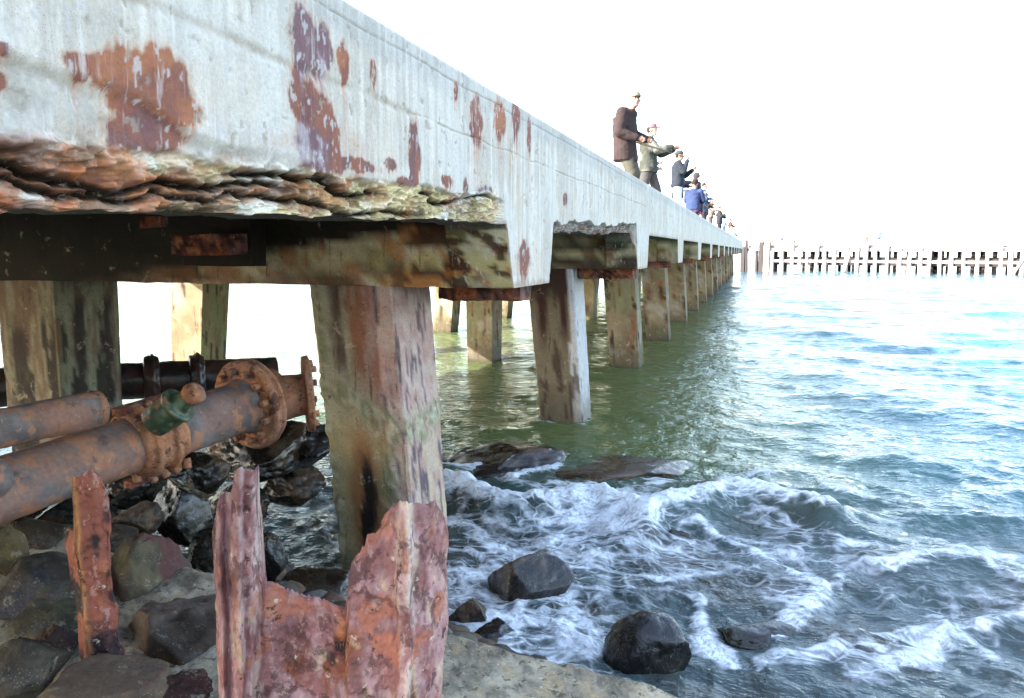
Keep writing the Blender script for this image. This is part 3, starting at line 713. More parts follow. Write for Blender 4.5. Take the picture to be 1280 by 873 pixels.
WA, WD, WANG = build_wharf()

# ------------------------------------------------------------------ rocks
def rock(name, loc, size, s, col, label, cat='rock', mat='rock', sub=5, flat=.0, rz=None, group=None, stain=None, cuts=12, lump=1.):
    rng = random.Random(s)
    bm = bmesh.new(); bmesh.ops.create_icosphere(bm, subdivisions=sub, radius=1.)
    me = bpy.data.meshes.new(name); bm.to_mesh(me); bm.free(); V = getv(me)
    V = V*(1+.30*lump*(fbm(V, 1.2, 3, s)-.5)[:, None])
    for k in range(cuts):
        n = np.array([rng.gauss(0,1), rng.gauss(0,1), rng.gauss(0,.8)]); n /= np.linalg.norm(n)
        dd = rng.uniform(.52, .86); q = V@n; ex = np.clip(q-dd, 0, None); V = V-n*(ex*.95)[:, None]
    V = V*(1+.20*lump*(fbm(V, 3.5, 6, s+7, gain=.58)-.5)[:, None]-.09*lump*sstep(.78,.95,fbm(V, 3., 4, s+9, True))[:, None]+.05*(fbm(V, 12, 4, s+11)-.5)[:, None])
    sz = np.array(size)/2; V = V*sz/np.abs(V).max(0)
    a = rng.uniform(0, 6.28) if rz is None else rz
    ca_, sa_ = math.cos(a), math.sin(a)
    if rz is not None: V = V@np.array([[ca_, sa_, 0], [-sa_, ca_, 0], [0, 0, 1]])
    W_ = V+np.array(loc)
    g = fbm(W_, 5, 5, s+3); g2 = fbm(W_, 14, 4, s+5); col = np.array(col)*np.array([.27,.20,.145])
    c = mixc(np.array(col)*.7, np.array(col)*1.25, sstep(.35, .65, g))
    c = mixc(c, np.array(col)*.45, sstep(.55, .65, g2)*.6)
    if stain is not None:
        c = mixc(c, np.array(stain)*.5, sstep(.46, .56, fbm(W_, 3.2, 4, s+8)+.14*(W_[:,2]-loc[2])/size[2]))
    else:
        c = mixc(c, [.16,.10,.06], sstep(.58,.66,fbm(W_, 3, 4, s+8))*.5)
    setv(me, V); setcol(me, c)
    o = link(name, me, M[mat]); o.location = loc
    return tag(o, label, cat, group)
def rk(px, py, wpx, hpx, zh, *a, dep=1., **k):
    p = at(px, py, zh); s = zh/F
    return rock('boulder', tuple(p), (wpx*s, wpx*s*dep, hpx*s*1.05), *a, rz=YAW, **k)
G = 'boulders piled on the shore'
rk(42, 682, 120, 78, 3.6, 11, (.13,.12,.08), 'long olive-brown boulder just below the grey rusty pipe', group=G)
rk(5, 692, 62, 66, 3.1, 12, (.26,.24,.12), 'yellow-green rounded rock cut off by the left picture edge', group=G)
rk(50, 742, 130, 92, 2.95, 13, (.13,.13,.12), 'dark banded boulder left of the rusty post, above the greenish one', group=G, stain=(.05,.05,.06))
rk(66, 778, 110, 70, 2.8, 14, (.16,.18,.12), 'small greenish boulder touching the foot of the rusty post', group=G)
rk(185, 745, 125, 165, 3.15, 15, (.25,.26,.18), 'large boulder with a dark red rust patch between the two rusty steel uprights', group=G, stain=(.15,.05,.045), cuts=6)
rk(232, 815, 175, 150, 2.75, 16, (.17,.15,.13), 'slanting brown and blue-grey boulder behind the foot of the sheet pile', group=G, stain=(.17,.12,.09))
rk(32, 838, 120, 80, 2.25, 17, (.17,.18,.16), 'grey speckled boulder in the bottom left corner', group=G)
rk(128, 872, 170, 60, 2.15, 18, (.14,.14,.13), 'long low grey boulder at the bottom, under the rusty post', group=G, lump=.6)
rk(72, 812, 70, 62, 2.6, 19, (.12,.06,.04), 'rusty brown jagged chunk left of the post foot', group=G)
rk(236, 645, 96, 92, 4.5, 20, (.07,.07,.055), 'dark angular boulder with barnacles left of the sheet pile top', group=G, mat='wetrock')
rk(172, 648, 66, 48, 4.2, 21, (.10,.10,.09), 'small knobbly barnacled rock below the pipe clamp', group=G)
rk(245, 588, 82, 64, 5.4, 22, (.05,.05,.045), 'black boulder directly under the pipe by the big flange', group=G, mat='wetrock')
rk(205, 606, 70, 60, 5.1, 23, (.045,.055,.05), 'black rounded boulder under the clamp, left of the blackest one', group=G, mat='wetrock')
rk(160, 612, 66, 50, 5.0, 24, (.06,.075,.085), 'bluish wet boulder beside the left pile base', group=G, mat='wetrock')
rk(90, 640, 110, 60, 4.6, 25, (.05,.065,.07), 'dark blue-grey boulder behind the rusty post top', group=G, mat='wetrock')
rk(20, 640, 90, 60, 4.3, 26, (.06,.065,.06), 'dark boulder under the left end of the pipe', group=G, mat='wetrock')
rk(330, 560, 150, 64, 6.4, 27, (.035,.03,.028), 'black wet ledge rock behind the big flange', group=G, mat='wetrock')
rk(385, 558, 90, 54, 6.6, 28, (.05,.04,.03), 'black rock beneath the small flange beside the near pile', group=G, mat='wetrock')
rk(362, 608, 96, 50, 6.6, 29, (.06,.06,.05), 'low brown rock awash behind the sheet pile spike', group=G, mat='wetrock')
rk(290, 632, 90, 64, 5.6, 30, (.05,.055,.055), 'wet black rock just left of the sheet pile spike', group=G, mat='wetrock')
rk(338, 698, 46, 78, 4.6, 31, (.07,.08,.10), 'bluish upright stone behind the sheet pile notch', group=G, mat='wetrock')
rk(395, 738, 120, 48, 4.3, 32, (.06,.055,.045), 'dark low rock seen through the sheet pile notch', group=G, mat='wetrock')
rk(275, 690, 90, 70, 4.2, 33, (.055,.055,.05), 'black stone between red-stained boulder and sheet pile', group=G, mat='wetrock')
rk(130, 690, 90, 60, 3.8, 34, (.10,.10,.08), 'shadowed grey-brown stone right of the rusty post middle', group=G)
rk(245, 742, 60, 60, 3.5, 35, (.30,.27,.2), 'pale speckled stone wedged beside the red-stained boulder', group=G)
rk(222, 868, 90, 46, 2.2, 36, (.14,.05,.04), 'rusty red scrap of stone at the bottom left of the sheet pile', group=G, lump=1.6)
GW = 'boulders standing in the surf'
def wr(px, py, wpx, hpx, s, col, label, z=.0, mat='wetrock', **k):
    p = on_water(px, py+hpx/2*.6, z); zh = (p-Vector((0, 0, p.z))).dot(fw)
    sc = zh/F; q = at(px, py, zh)
    return rock('surf_boulder', (q.x, q.y, q.z-hpx*sc*.2), (wpx*sc, wpx*sc*.8, hpx*sc*1.7), s, col, label, mat=mat, rz=YAW, group=GW, **k)
wr(660, 727, 124, 60, 41, (.05,.048,.042), 'dark barnacle-speckled boulder in the foam, just behind the lower left one', lump=.6)
wr(586, 772, 76, 42, 42, (.09,.085,.06), 'olive wet boulder right beside the rusty sheet pile', lump=.6)
wr(812, 812, 124, 78, 43, (.018,.018,.02), 'glossy black boulder in the surf near the bottom centre', lump=.4, cuts=6)
wr(845, 676, 42, 24, 44, (.07,.06,.05), 'small brown rock breaking the crest of the wave')
wr(950, 790, 112, 17, 45, (.05,.05,.035), 'low flat mossy rock awash in the right-hand foam', cuts=5)
wr(625, 796, 100, 26, 46, (.03,.025,.03), 'low dark rock awash between the pair of boulders and the ledge')
wr(628, 576, 178, 27, 47, (.06,.035,.028), 'long low dark reef with water pouring over it', cuts=14)
wr(785, 584, 190, 16, 48, (.13,.10,.06), 'brown flat reef awash in front of the second pile', cuts=14)
wr(885, 735, 60, 14, 49, (.10,.08,.05), 'small brown stone barely awash in the middle foam')
# loose shingle between the boulders: too many to count
def build_shingle():
    rng = random.Random(77); Vs = []; Fs = []; Cs = []; n0 = 0
    bm = bmesh.new(); bmesh.ops.create_icosphere(bm, subdivisions=2, radius=1.); base = np.array([tuple(v.co) for v in bm.verts]); fc = np.array([[v.index for v in f.verts] for f in bm.faces]); bm.free()
    for k in range(1500):
        q = at(rng.uniform(-120, 460), rng.uniform(600, 880), 3); x = rng.uniform(-4.6, .2); y = rng.uniform(1.2, 6.2)
        e = y+.30*min(max(x, -3), 3); t_ = min(max((e-1.4)/4.6, 0), 1); z = 1.0-(t_*t_*(3-2*t_))*1.75
        if z < -.25: continue
        r_ = rng.choice([.025,.035,.05,.08,.11]); sc = np.array([r_*rng.uniform(.8,1.4), r_*rng.uniform(.8,1.3), r_*rng.uniform(.5,.9)])
        V = base*(1+.5*(fbm(base+k*3.1, 1.6, 3, k % 50)-.5)[:, None])*sc; a_ = rng.uniform(0, 6.28)
        V = V@np.array([[math.cos(a_), math.sin(a_), 0], [-math.sin(a_), math.cos(a_), 0], [0, 0, 1]])+np.array([x, y, z+r_*.3])
        c0 = np.array(rng.choice([(.05,.045,.035), (.08,.07,.05), (.035,.03,.028), (.09,.05,.03), (.12,.11,.09)]))
        Vs.append(V); Fs.append(fc+n0); n0 += len(V); Cs.append(np.tile(c0, (len(V), 1))*(.7+.6*fbm(V, 20, 3, 5))[:, None])
    o = link('shingle', mesh('shingle', np.concatenate(Vs), np.concatenate(Fs), np.concatenate(Cs)), M['rock'])
    tag(o, 'dark loose stones filling the gaps between the shore boulders', 'shingle', kind='stuff')
build_shingle()
# concrete ledge at the water's edge
def build_ledge():
    top = [(-40,640,3.6),(190,700,3.15),(330,735,3.0),(430,760,2.85),(560,790,2.65),(700,826,2.45),(800,852,2.32),(900,880,2.2)]
    zt = 1.2; back = []
    for px, py, _ in top:
        back.append(on_water(px, py, zt))
    n = 160; t = np.linspace(0, len(back)-1, n); B = np.array([tuple(b) for b in back])
    bx_ = np.stack([np.interp(t, range(len(back)), B[:, i]) for i in range(3)], -1)
    m = 60; rows = []
    d2 = np.array([-rt.y*0+.25, -1., 0]); d2 /= np.linalg.norm(d2)
    for j in range(m):
        f = j/(m-1)
        if f < .25: off = -d2[None, :]*(.05+0*t[:, None])+np.array([0,0,-1.])*(.9*(1-f/.25)); rows.append(bx_+off+d2*.05*(f/.25))
        else: rows.append(bx_+d2*((f-.25)*1.6)+np.array([0,0,-.10*(f-.25)**1]))
    V = np.stack(rows, 1).reshape(-1, 3)
    V = V+np.stack([.06*(fbm(V, 3, 4, 1)-.5), .10*(fbm(V, 4, 4, 2)-.5), .05*(fbm(V, 4, 4, 3)-.5)+.02*(fbm(V, 25, 4, 4)-.5)], -1)
    g = fbm(V, 7, 4, 5); g2 = fbm(V, 25, 4, 6)
    c = mixc(np.array([.24,.20,.14]), np.array([.42,.36,.26]), sstep(.4,.6,g)); c = mixc(c, [.09,.08,.06], sstep(.56,.66,g2)*.7); c = mixc(c, [.38,.29,.15], sstep(.6,.7,1-g2)*.6)
    o = link('concrete_ledge', mesh('ledge', V, gridf(n, m), c), M['ledge'])
    tag(o, 'rough speckled concrete ledge running along the water behind the sheet pile', 'ledge')
build_ledge()

# ------------------------------------------------------------------ rusty sheet pile (right) and post (left)
def columns(name, us, top, depth, ybot, zh, th, parent, s, xl=None, colf=None, nv=150):
    """a folded plate: each column u runs from the ground up to its own ragged top"""
    u = np.arange(us[0], us[1]+.1, 1.6); nu = len(u)
    tp = np.interp(u, [a for a, b in top], [b for a, b in top])
    tp = tp+(fbm(np.stack([u*.06, 0*u, 0*u], -1), 1, 4, s)-.5)*12+(fbm(np.stack([u*.35, 0*u, 0*u], -1), 1, 2, s)-.5)*7
    dp = np.interp(u, [a for a, b in depth], [b for a, b in depth])
    V = []
    for i in range(nu):
        v = np.linspace(0, 1, nv); py = tp[i]+(ybot-tp[i])*v
        for j in range(nv):
            px = u[i]
            if xl: px = px+xl(px, py[j])
            q = at(px, py[j], zh+dp[i])
            V.append(tuple(q))
    V = np.array(V)
    nn = np.array(tuple(fw))
    V = V-nn*((fbm(V, [7,7,4], 4, s+1)-.5)*.035+(fbm(V, 24, 5, s+2, gain=.65)-.5)*.020+sstep(.5,.54,fbm(V, [13,13,8], 4, s+4))*.007)[:, None]
    V = V+np.array(tuple(rt))*((fbm(V, 8, 3, s+3)-.5)*.016)[:, None]
    Fc = gridf(nu, nv)
    # give it thickness: a second skin behind, stitched round the border
    V2 = V+nn*(th*.6+.012*(fbm(V, 12, 3, s+6)[:, None]-.5)); n = len(V)
    idx = np.arange(n).reshape(nu, nv)
    bord = list(idx[0, :])+list(idx[1:, -1])+list(idx[-1, -2::-1])+list(idx[-2:0:-1, 0])
    bf = [(bord[k], bord[(k+1) % len(bord)], bord[(k+1) % len(bord)]+n, bord[k]+n) for k in range(len(bord))]
    Fa = np.concatenate([Fc[:, ::-1], Fc+n, np.array(bf)])
    Va = np.concatenate([V, V2])
    c = colf(Va, np.concatenate([np.repeat(u, nv)]*2))
    return link(name, mesh(name, Va, Fa, np.clip(c*np.array([.82,.74,.76]), 0, 1)), M['steelrust'], parent)
def sheetcol(V, u):
    c = rustcol(V, 5, .8)
    g = fbm(V, [10,10,5], 5, 81); g2 = fbm(V, 6, 4, 82); g3 = fbm(V, [22,22,11], 5, 83, gain=.6)
    c = mixc(c, mixc(np.array([.34,.16,.145]), np.array([.50,.33,.31]), sstep(.4,.6,g3)), sstep(.30,.5,g)*.9)
    c = mixc(c, [.25,.13,.12], sstep(.55,.7,g2)*.7)
    edge = np.exp(-((u-512)/5)**2)+np.exp(-((u-497)/4)**2)*.7+np.exp(-((u-322)/6)**2)*.7+np.exp(-((u-300)/4)**2)*.4
    c = mixc(c, [.62,.53,.44], np.clip(edge, 0, 1)*sstep(.42,.55,g3+.05))
    c = mixc(c, [.62,.52,.3], sstep(.64,.7,g3)*.5)
    c = mixc(c, [.45,.17,.09], sstep(.64,.70,fbm(V, 9, 4, 84))*.7)
    return c
sp = empty('sheet_pile', at(410, 870, 2.15), 'broken rusty steel sheet pile with a tall jagged spike and a wide right-hand upright', 'sheet pile')
columns('steel_plate', (266, 559),
    [(266,668),(270,640),(275,622),(281,618),(289,622),(291,600),(293,590),(300,586),(308,590),(323,582),(324.5,625),(327,640),(329,700),(331,733),(345,736),(365,744),(400,752),(432,762),(434,728),(438,704),(447,690),(456,680),(458,668),(466,664),(474,660),(476,645),(488,636),(505,630),(524,628),(544,627),(549,636),(556,655),(559,668)],
    [(266,.05),(274,-.01),(282,.03),(290,-.02),(300,-.04),(306,.0),(314,.0),(322,.04),(330,.07),(380,.10),(432,.06),(436,.0),(480,.02),(494,.0),(500,-.05),(512,-.06),(517,.0),(524,.015),(540,.05),(559,.12)],
    905, 2.1, .022, sp, 61, xl=lambda px, py: max(0, (py-700))*.055*max(0, (330-px)/64)-max(0, (py-790))*.09*max(0, (px-480)/80), colf=sheetcol)
def postcol(V, u):
    c = rustcol(V, 15, .7); g = fbm(V, 7, 4, 91)
    c = mixc(c, [.30,.10,.055], sstep(.48,.56,g)*.8); c = mixc(c, [.014,.009,.012], sstep(.44,.50,1-g+.25*(fbm(V,20,4,92)-.5))*.9)
    c = mixc(c, [.5,.27,.1], np.exp(-((u-97)/3)**2)*.8)
    return c
pp = empty('steel_post', at(130, 850, 2.45), 'narrow rusty angle-iron post leaning among the boulders, left of the sheet pile', 'post')
columns('steel_angle', (84, 136), [(84,668),(86,655),(91,658),(94.5,662),(95.5,604),(97,594),(104,592),(112,590),(122,592),(130,600),(136,622)],
    [(84,.10),(95,.0),(98,-.01),(120,.0),(136,.03)], 880, 2.4, .014, pp, 71,
    xl=lambda px, py: (py-655)*.10+(max(0, py-780))**1.5*.03*max(0, (px-105)/30), colf=postcol)

# ------------------------------------------------------------------ pipes
def frame_of(d):
    d = d.normalized(); u = d.cross(Vector((0, 0, 1))).normalized(); return d, u, u.cross(d).normalized()
def lathe(name, a, b, prof, colf, mat, parent, seg=64, s=0, rough=.01, wob=.0, nlen=None):
    """prof: list of (distance along a->b, radius)"""
    d, u, v = frame_of(b-a)
    pts = []
    for (t0, r0), (t1, r1) in zip(prof[:-1], prof[1:]):
        n = max(1, int(math.hypot(t1-t0, r1-r0)/.012))
        for k in range(n): pts.append((t0+(t1-t0)*k/n, r0+(r1-r0)*k/n))
    pts.append(prof[-1])
    pts = np.array(pts); th = np.linspace(0, 2*math.pi, seg, endpoint=False)
    C = np.array(a)[None, None]+pts[:, 0][:, None, None]*np.array(d)
    N = np.cos(th)[None, :, None]*np.array(u)+np.sin(th)[None, :, None]*np.array(v)
    V = (C+pts[:, 1][:, None, None]*N).reshape(-1, 3); NN = np.repeat(N, len(pts), 0).reshape(-1, 3)
    V = V+NN*(((fbm(V, 6, 4, s)-.5)*wob+(fbm(V, 22, 4, s+1)-.5)*rough)*np.clip(np.repeat(pts[:,1],seg)/.05,0,1))[:, None]
    return link(name, mesh(name, V, gridf(len(pts), seg, True)[:, ::-1].copy(), colf(V)), mat, parent)
def pipecol(V):
    g = fbm(V, 7, 4, 101); g2 = fbm(V, 13, 4, 102); g3 = fbm(V, 3, 3, 103)
    c = mixc(np.array([.115,.095,.09]), np.array([.19,.155,.14]), sstep(.35,.65,g)); c = mixc(c, [.24,.13,.09], sstep(.42,.6,g3)*.75)
    return mixc(mixc(c, [.36,.16,.085], sstep(.55,.64,g2+.15*(g3-.5))*.8), [.30,.12,.07], sstep(.5,.62,fbm(V, 5, 5, 105))*.38)
def flangecol(V):
    c = rustcol(V, 25, .9); g = fbm(V, 6, 4, 104)
    c = mixc(c, mixc(np.array([.38,.15,.07]), np.array([.45,.24,.13]), fbm(V, 18, 3, 106)), .6)
    return mixc(c, [.20,.11,.09], sstep(.55,.66,g)*.6)
def bolt(parent, c, d, r, ln, s, name='bolt', k=6):
    d = d.normalized()
    lathe(name, c-d*ln*.5, c+d*ln*.5, [(0,.0005),(0.001,r),(ln*.95,r*.9),(ln,.0005)], flangecol, M['rust'], parent, seg=k, s=s, rough=.008)
pa = at(-60, 634, 3.35); pe = at(312, 505, 4.8); pf = at(380, 493, 4.98)
pd = (pe-pa).normalized(); PL = (pe-pa).length; pr = .158
pipe = empty('rusty_pipe', pa, 'thick grey rusty pipe with clamp, green valve and round flanges before the left pile', 'pipe')
lathe('pipe_barrel', pa, pe, [(0,.01),(0.001,pr),(PL-.14,pr),(PL-.05,pr*1.12),(PL,pr*1.18)], pipecol, M['pipe'], pipe, s=1, rough=.006, wob=.012)
d2 = (pf-pe).normalized()
dm = (pd+d2*.0).normalized()
lathe('flange', pe, pe+pd, [(-.05,pr),(-.045,.28),(-.02,.295),(.0,.29),(.004,.28),(.02,.28),(.025,.295),(.05,.285),(.12,.20),(.2,.18)], flangecol, M['rust'], pipe, s=3, rough=.014, wob=.02)
L2 = (pf-pe).length
lathe('pipe_stub', pe, pe+d2, [(.05,.17),(L2-.02,.135),(L2+.0,.14)], flangecol, M['rust'], pipe, s=4, rough=.01)
d3 = (d2+rt*.6).normalized()
o = lathe('flange', pe+d2*L2, pe+d2*L2+d3, [(0,.13),(.005,.25),(.045,.255),(.05,.24),(.06,.10)], flangecol, M['rust'], pipe, s=5, rough=.02, wob=.02)
o['label'] = 'small outer flange studded with bolts'
_, fu, fv = frame_of(pd)
for k in range(12):
    a_ = 2*math.pi*k/12+.2
    c_ = pe+(fu*math.cos(a_)+fv*math.sin(a_))*.225
    bolt(pipe, c_-pd*.06, pd, .026, .06, 200+k)
for k in range(12):
    a_ = 2*math.pi*k/12
    _, gu, gv = frame_of(d3)
    c_ = pe+d2*L2+d3*.07+(gu*math.cos(a_)+gv*math.sin(a_))*.205
    bolt(pipe, c_-d3*.02, d3, .024, .035+.05*((k*7)%5)/5, 230+k)
# clamp
def proj(px, a, d, L):
    best = min(range(400), key=lambda k: abs(px_of(a+d*(L*k/399))-px)); return L*best/399
def px_of(p):
    q = p-Vector((0, 0, CAMZ)); x = q.dot(rt); zh = q.dot(fw); return 640+F*x/(zh*math.cos(PITCH)-q.z*math.sin(PITCH))
tc = proj(185, pa, pd, PL)
lathe('clamp', pa+pd*(tc-.13), pa+pd*(tc+1), [(0,pr),(.01,pr+.02),(.05,pr+.028),(.06,pr+.05),(.09,pr+.052),(.10,pr+.028),(.17,pr+.03),(.18,pr+.055),(.21,pr+.05),(.22,pr+.025),(.27,pr+.02),(.28,pr)], flangecol, M['rust'], pipe, s=9, rough=.02, wob=.03)
for side, vv in ((1, 1), (-1, -1)):
    for k in range(5):
        c_ = pa+pd*(tc-.12+k*.065)+fv*side*(pr+.045)-fu*.03*side+fu*(0.02*k)
        bolt(pipe, c_-fv*side*.02, (fv*side+fu*(.5+.25*((k*3)%4))+pd*.5*(((k*5)%4)-1.5)*.4), .026, .06+.02*((k*3)%4), 260+k+side*7, 'clamp_bolt')
    lug = boxmesh('clamp_lug', tuple(Vector((-.16,-.03,-.02))), tuple(Vector((.16,.03,.02))), M['rust'], None, rcol(33), .02, .02)
    lug.matrix_world = Matrix.Translation(pa+pd*tc+fv*side*(pr+.05)) @ Matrix((pd, fu, fv)).transposed().to_4x4()
    mw = lug.matrix_world.copy(); lug.parent = pipe; lug.matrix_parent_inverse = Matrix.Translation(pipe.location).inverted(); lug.matrix_basis = mw
# green valve
va = at(203, 520, 4.02); ve = at(250, 490, 4.0)
vd = (ve-va).normalized()
def greencol(V):
    g = fbm(V, 25, 4, 111); c = mixc(np.array([.028,.05,.028]), np.array([.085,.115,.065]), sstep(.4,.6,g)); return mixc(c, [.25,.13,.07], sstep(.62,.68,fbm(V, 30, 3, 112)))
v0 = pa+pd*proj(205, pa, pd, PL)+fv*.12-fu*.0
tow = (at(205, 520, 4.0)-(pa+pd*proj(205, pa, pd, PL))); tow = tow-pd*tow.dot(pd)
v0 = at(202, 522, 3.95)
vv = lathe('valve', v0, at(240, 494, 3.93), [(-.06,.001),(-.055,.08),(0,.085),(.02,.09),(.10,.088),(.105,.10),(.125,.10),(.13,.062),(.165,.05),(.20,.045)], greencol, M['green'], pipe, s=15, rough=.005)
vd = (at(240, 494, 3.93)-v0).normalized()
kn = v0+vd*.185
lathe('valve_knob', kn, kn+vd, [(0,.03),(.004,.052),(.035,.062),(.07,.056),(.09,.03),(.092,.001)], flangecol, M['rust'], vv, s=17, rough=.012)
# thinner pipe lying above
qa = at(-70, 550, 3.25); qe = at(127, 510, 3.85); qd = (qe-qa).normalized(); QL = (qe-qa).length
tp = empty('thin_pipe', qa, 'thinner rusty pipe with a closed round end lying above the thick pipe', 'pipe')
lathe('pipe_barrel', qa, qe, [(0,.01),(.001,.092),(QL-.05,.094),(QL-.015,.085),(QL,.06),(QL+.004,.001)], pipecol, M['pipe'], tp, s=21, rough=.007, wob=.01)
lathe('end_cap', qe-qd*.05, qe+qd, [(0,.094),(.004,.099),(.04,.09),(.058,.062),(.062,.001)], flangecol, M['rust'], tp, s=23, rough=.006)
ra = at(-60, 603, 3.2); re = at(8, 598, 3.3); rd = (re-ra).normalized(); RL = (re-ra).length
tq = empty('pipe_end', ra, 'short dark rounded pipe end at the left picture edge in front of the thick pipe', 'pipe')
lathe('pipe_barrel', ra, re, [(0,.01),(.001,.10),(RL-.05,.10),(RL-.01,.08),(RL+.02,.05),(RL+.03,.001)], pipecol, M['pipe'], tq, s=25, rough=.006)
# black pipe behind
def bpcol(V): return mixc(np.array([.02,.014,.012]), np.array([.06,.03,.025]), sstep(.45,.65,fbm(V, 8, 4, 121)))
ba = at(-160, 492, 6.8); be = at(345, 468, 8.4); bd = (be-ba).normalized(); BL = (be-ba).length
bp_ = empty('black_pipe', ba, 'long black tarred pipe with raised joint collars running behind the left pile', 'pipe')
lathe('pipe_barrel', ba, be, [(0,.01),(.001,.19),(BL,.19),(BL+.001,.01)], bpcol, M['blackpipe'], bp_, s=31, rough=.012, wob=.015)
for px in (192, 248):
    t_ = proj(px, ba, bd, BL)
    lathe('joint_collar', ba+bd*(t_-.1), ba+bd*(t_+1), [(0,.19),(.01,.235),(.07,.25),(.09,.26),(.15,.23),(.16,.19)], bpcol, M['blackpipe'], bp_, s=33+px, rough=.05, wob=.05)

# ------------------------------------------------------------------ people
def tcap(bm, a, b, ra, rb, seg=14):
    a = Vector(a); b = Vector(b); d = b-a; L = d.length
    for p, r in ((a, ra), (b, rb)):
        bmesh.ops.create_uvsphere(bm, u_segments=seg, v_segments=8, radius=r, matrix=Matrix.Translation(p))
    if L > 1e-4:
        m = Matrix.Translation((a+b)/2) @ d.to_track_quat('Z', 'Y').to_matrix().to_4x4()
        bmesh.ops.create_cone(bm, cap_ends=True, segments=seg, radius1=ra, radius2=rb, depth=L, matrix=m)
def ell(bm, c, r, rot=None):
    m = Matrix.Translation(c) @ (rot.to_4x4() if rot else Matrix()) @ Matrix.Diagonal((*r, 1))
    bmesh.ops.create_uvsphere(bm, u_segments=16, v_segments=10, radius=1., matrix=m)
def loft(bm, rings, seg=20):
    """rings: (centre, half depth, half width)"""
    prev = None; first = None
    for c, rx, ry in rings:
        vs = [bm.verts.new((c[0]+rx*math.cos(2*math.pi*k/seg), c[1]+ry*math.sin(2*math.pi*k/seg), c[2])) for k in range(seg)]
        if prev: 
            for k in range(seg): bm.faces.new((prev[k], prev[(k+1) % seg], vs[(k+1) % seg], vs[k]))
        else: first = vs
        prev = vs
    bm.faces.new(first[::-1]); bm.faces.new(prev)
def remesh(bm, vox, name, sm=4):
    bmesh.ops.recalc_face_normals(bm, faces=bm.faces[:])
    me = bpy.data.meshes.new('tmp'); bm.to_mesh(me); bm.free()
    o = bpy.data.objects.new('tmp', me); COL.objects.link(o)
    m = o.modifiers.new('r', 'REMESH'); m.mode = 'VOXEL'; m.voxel_size = vox
    if sm: m2 = o.modifiers.new('s', 'SMOOTH'); m2.iterations = sm; m2.factor = .5
    dg = bpy.context.evaluated_depsgraph_get(); me2 = bpy.data.meshes.new_from_object(o.evaluated_get(dg)); me2.name = name
    bpy.data.objects.remove(o); bpy.data.meshes.remove(me); return me2
def person(label, loc, face, J, jc, tc, hat=None, hood=None, hem=.80, skin=(.42,.25,.18), vox=.010, look=0., tilt=0., shoes=(.05,.05,.05), group='people fishing along the pier edge', bulk=1., hair=(.03,.02,.015), jtex=None, backpack=None):
    """face = heading; J: joints in the person's frame (x forward, y left, z up)"""
    P = empty('person', loc, label, 'person', group, rz=face)
    base = dict(hipL=(0,.10,.92), hipR=(0,-.10,.92), kneeL=(.02,.12,.49), kneeR=(.02,-.12,.49), ankL=(0,.13,.09), ankR=(0,-.13,.09),
                waist=(0,0,1.05), chest=(0,0,1.30), neck=(.0,0,1.47), head=(.03,0,1.62), shL=(0,.19,1.41), shR=(0,-.19,1.41),
                elL=(.02,.25,1.13), elR=(.02,-.25,1.13), wrL=(.2,.2,1.0), wrR=(.2,-.2,1.0))
    base.update(J); j = {k: Vector(v) for k, v in base.items()}
    hd = Matrix.Rotation(look, 3, 'Z') @ Matrix.Rotation(tilt, 3, 'Y'); hc = j['head']
    H = lambda x, y, z: hc+hd @ Vector((x, y, z))
    b = bmesh.new()
    ell(b, H(-.01,0,.02), (.098,.075,.10), hd); ell(b, H(.02,0,-.05), (.075,.06,.075), hd); ell(b, H(.05,0,-.09), (.04,.045,.03), hd)
    tcap(b, H(.085,0,.01), H(.112,0,-.025), .011, .016, 8); ell(b, H(.085,0,-.062), (.018,.026,.008), hd)
    for s in (1, -1):
        ell(b, H(-.01,.078*s,-.01), (.022,.012,.032), hd); ell(b, H(.078,.03*s,.012), (.014,.014,.01), hd); ell(b, H(.075,.032*s,.035), (.015,.02,.006), hd)
    tcap(b, j['neck']-Vector((0,0,.05)), H(-.02,0,-.06), .06, .055)
    c = j['chest']; wst = j['waist']; hm = (j['hipL']+j['hipR'])/2
    loft(b, [(hm-Vector((0,0,.06)),.10,.15),(hm+Vector((0,0,.04)),.105,.165),(wst,.095,.14),(c-Vector((0,0,.08)),.11,.16),(c+Vector((0,0,.06)),.115,.175),(j['neck']-Vector((0,0,.06)),.07,.12)])
    for s in 'LR':
        tcap(b, j['sh'+s], j['el'+s], .053, .042); tcap(b, j['el'+s], j['wr'+s], .042, .028)
        tcap(b, j['hip'+s]-Vector((0,0,.02)), j['knee'+s], .085, .055); tcap(b, j['knee'+s], j['ank'+s], .055, .04)
        f = j['ank'+s]; tcap(b, f+Vector((-.03,0,-.045)), f+Vector((.15,0,-.055)), .038, .03)
        # hand: palm, four curled fingers and a thumb
        w_ = j['wr'+s]; dr = (w_-j['el'+s]).normalized(); sd = dr.cross(Vector((0,0,1))).normalized(); up = sd.cross(dr).normalized()
        sg = 1 if s == 'R' else -1
        pm = w_+dr*.055
        tcap(b, w_, pm, .026, .03, 10); 
        for k in range(4):
            o_ = pm+up*(.030-.020*k)+dr*.02; ln = (.036,.042,.039,.03)[k]
            k1 = o_+dr*ln; k2 = k1+(dr*.3+sd*-.9*sg)*ln*.75; k3 = k2+(dr*-.5+sd*-.6*sg)*ln*.5
            tcap(b, o_, k1, .0095, .009, 8); tcap(b, k1, k2, .009, .0082, 8); tcap(b, k2, k3, .0082, .007, 8)
        t0 = w_+dr*.03+up*.022; t1 = t0+(up*.6+dr*.7)*.04-sd*.01*sg; t2 = t1+(dr*.8-sd*.6*sg)*.03
        tcap(b, t0, t1, .012, .0105, 8); tcap(b, t1, t2, .0105, .009, 8)
    me = remesh(b, min(vox, .0075) if vox <= .01 else vox, 'body', 2)
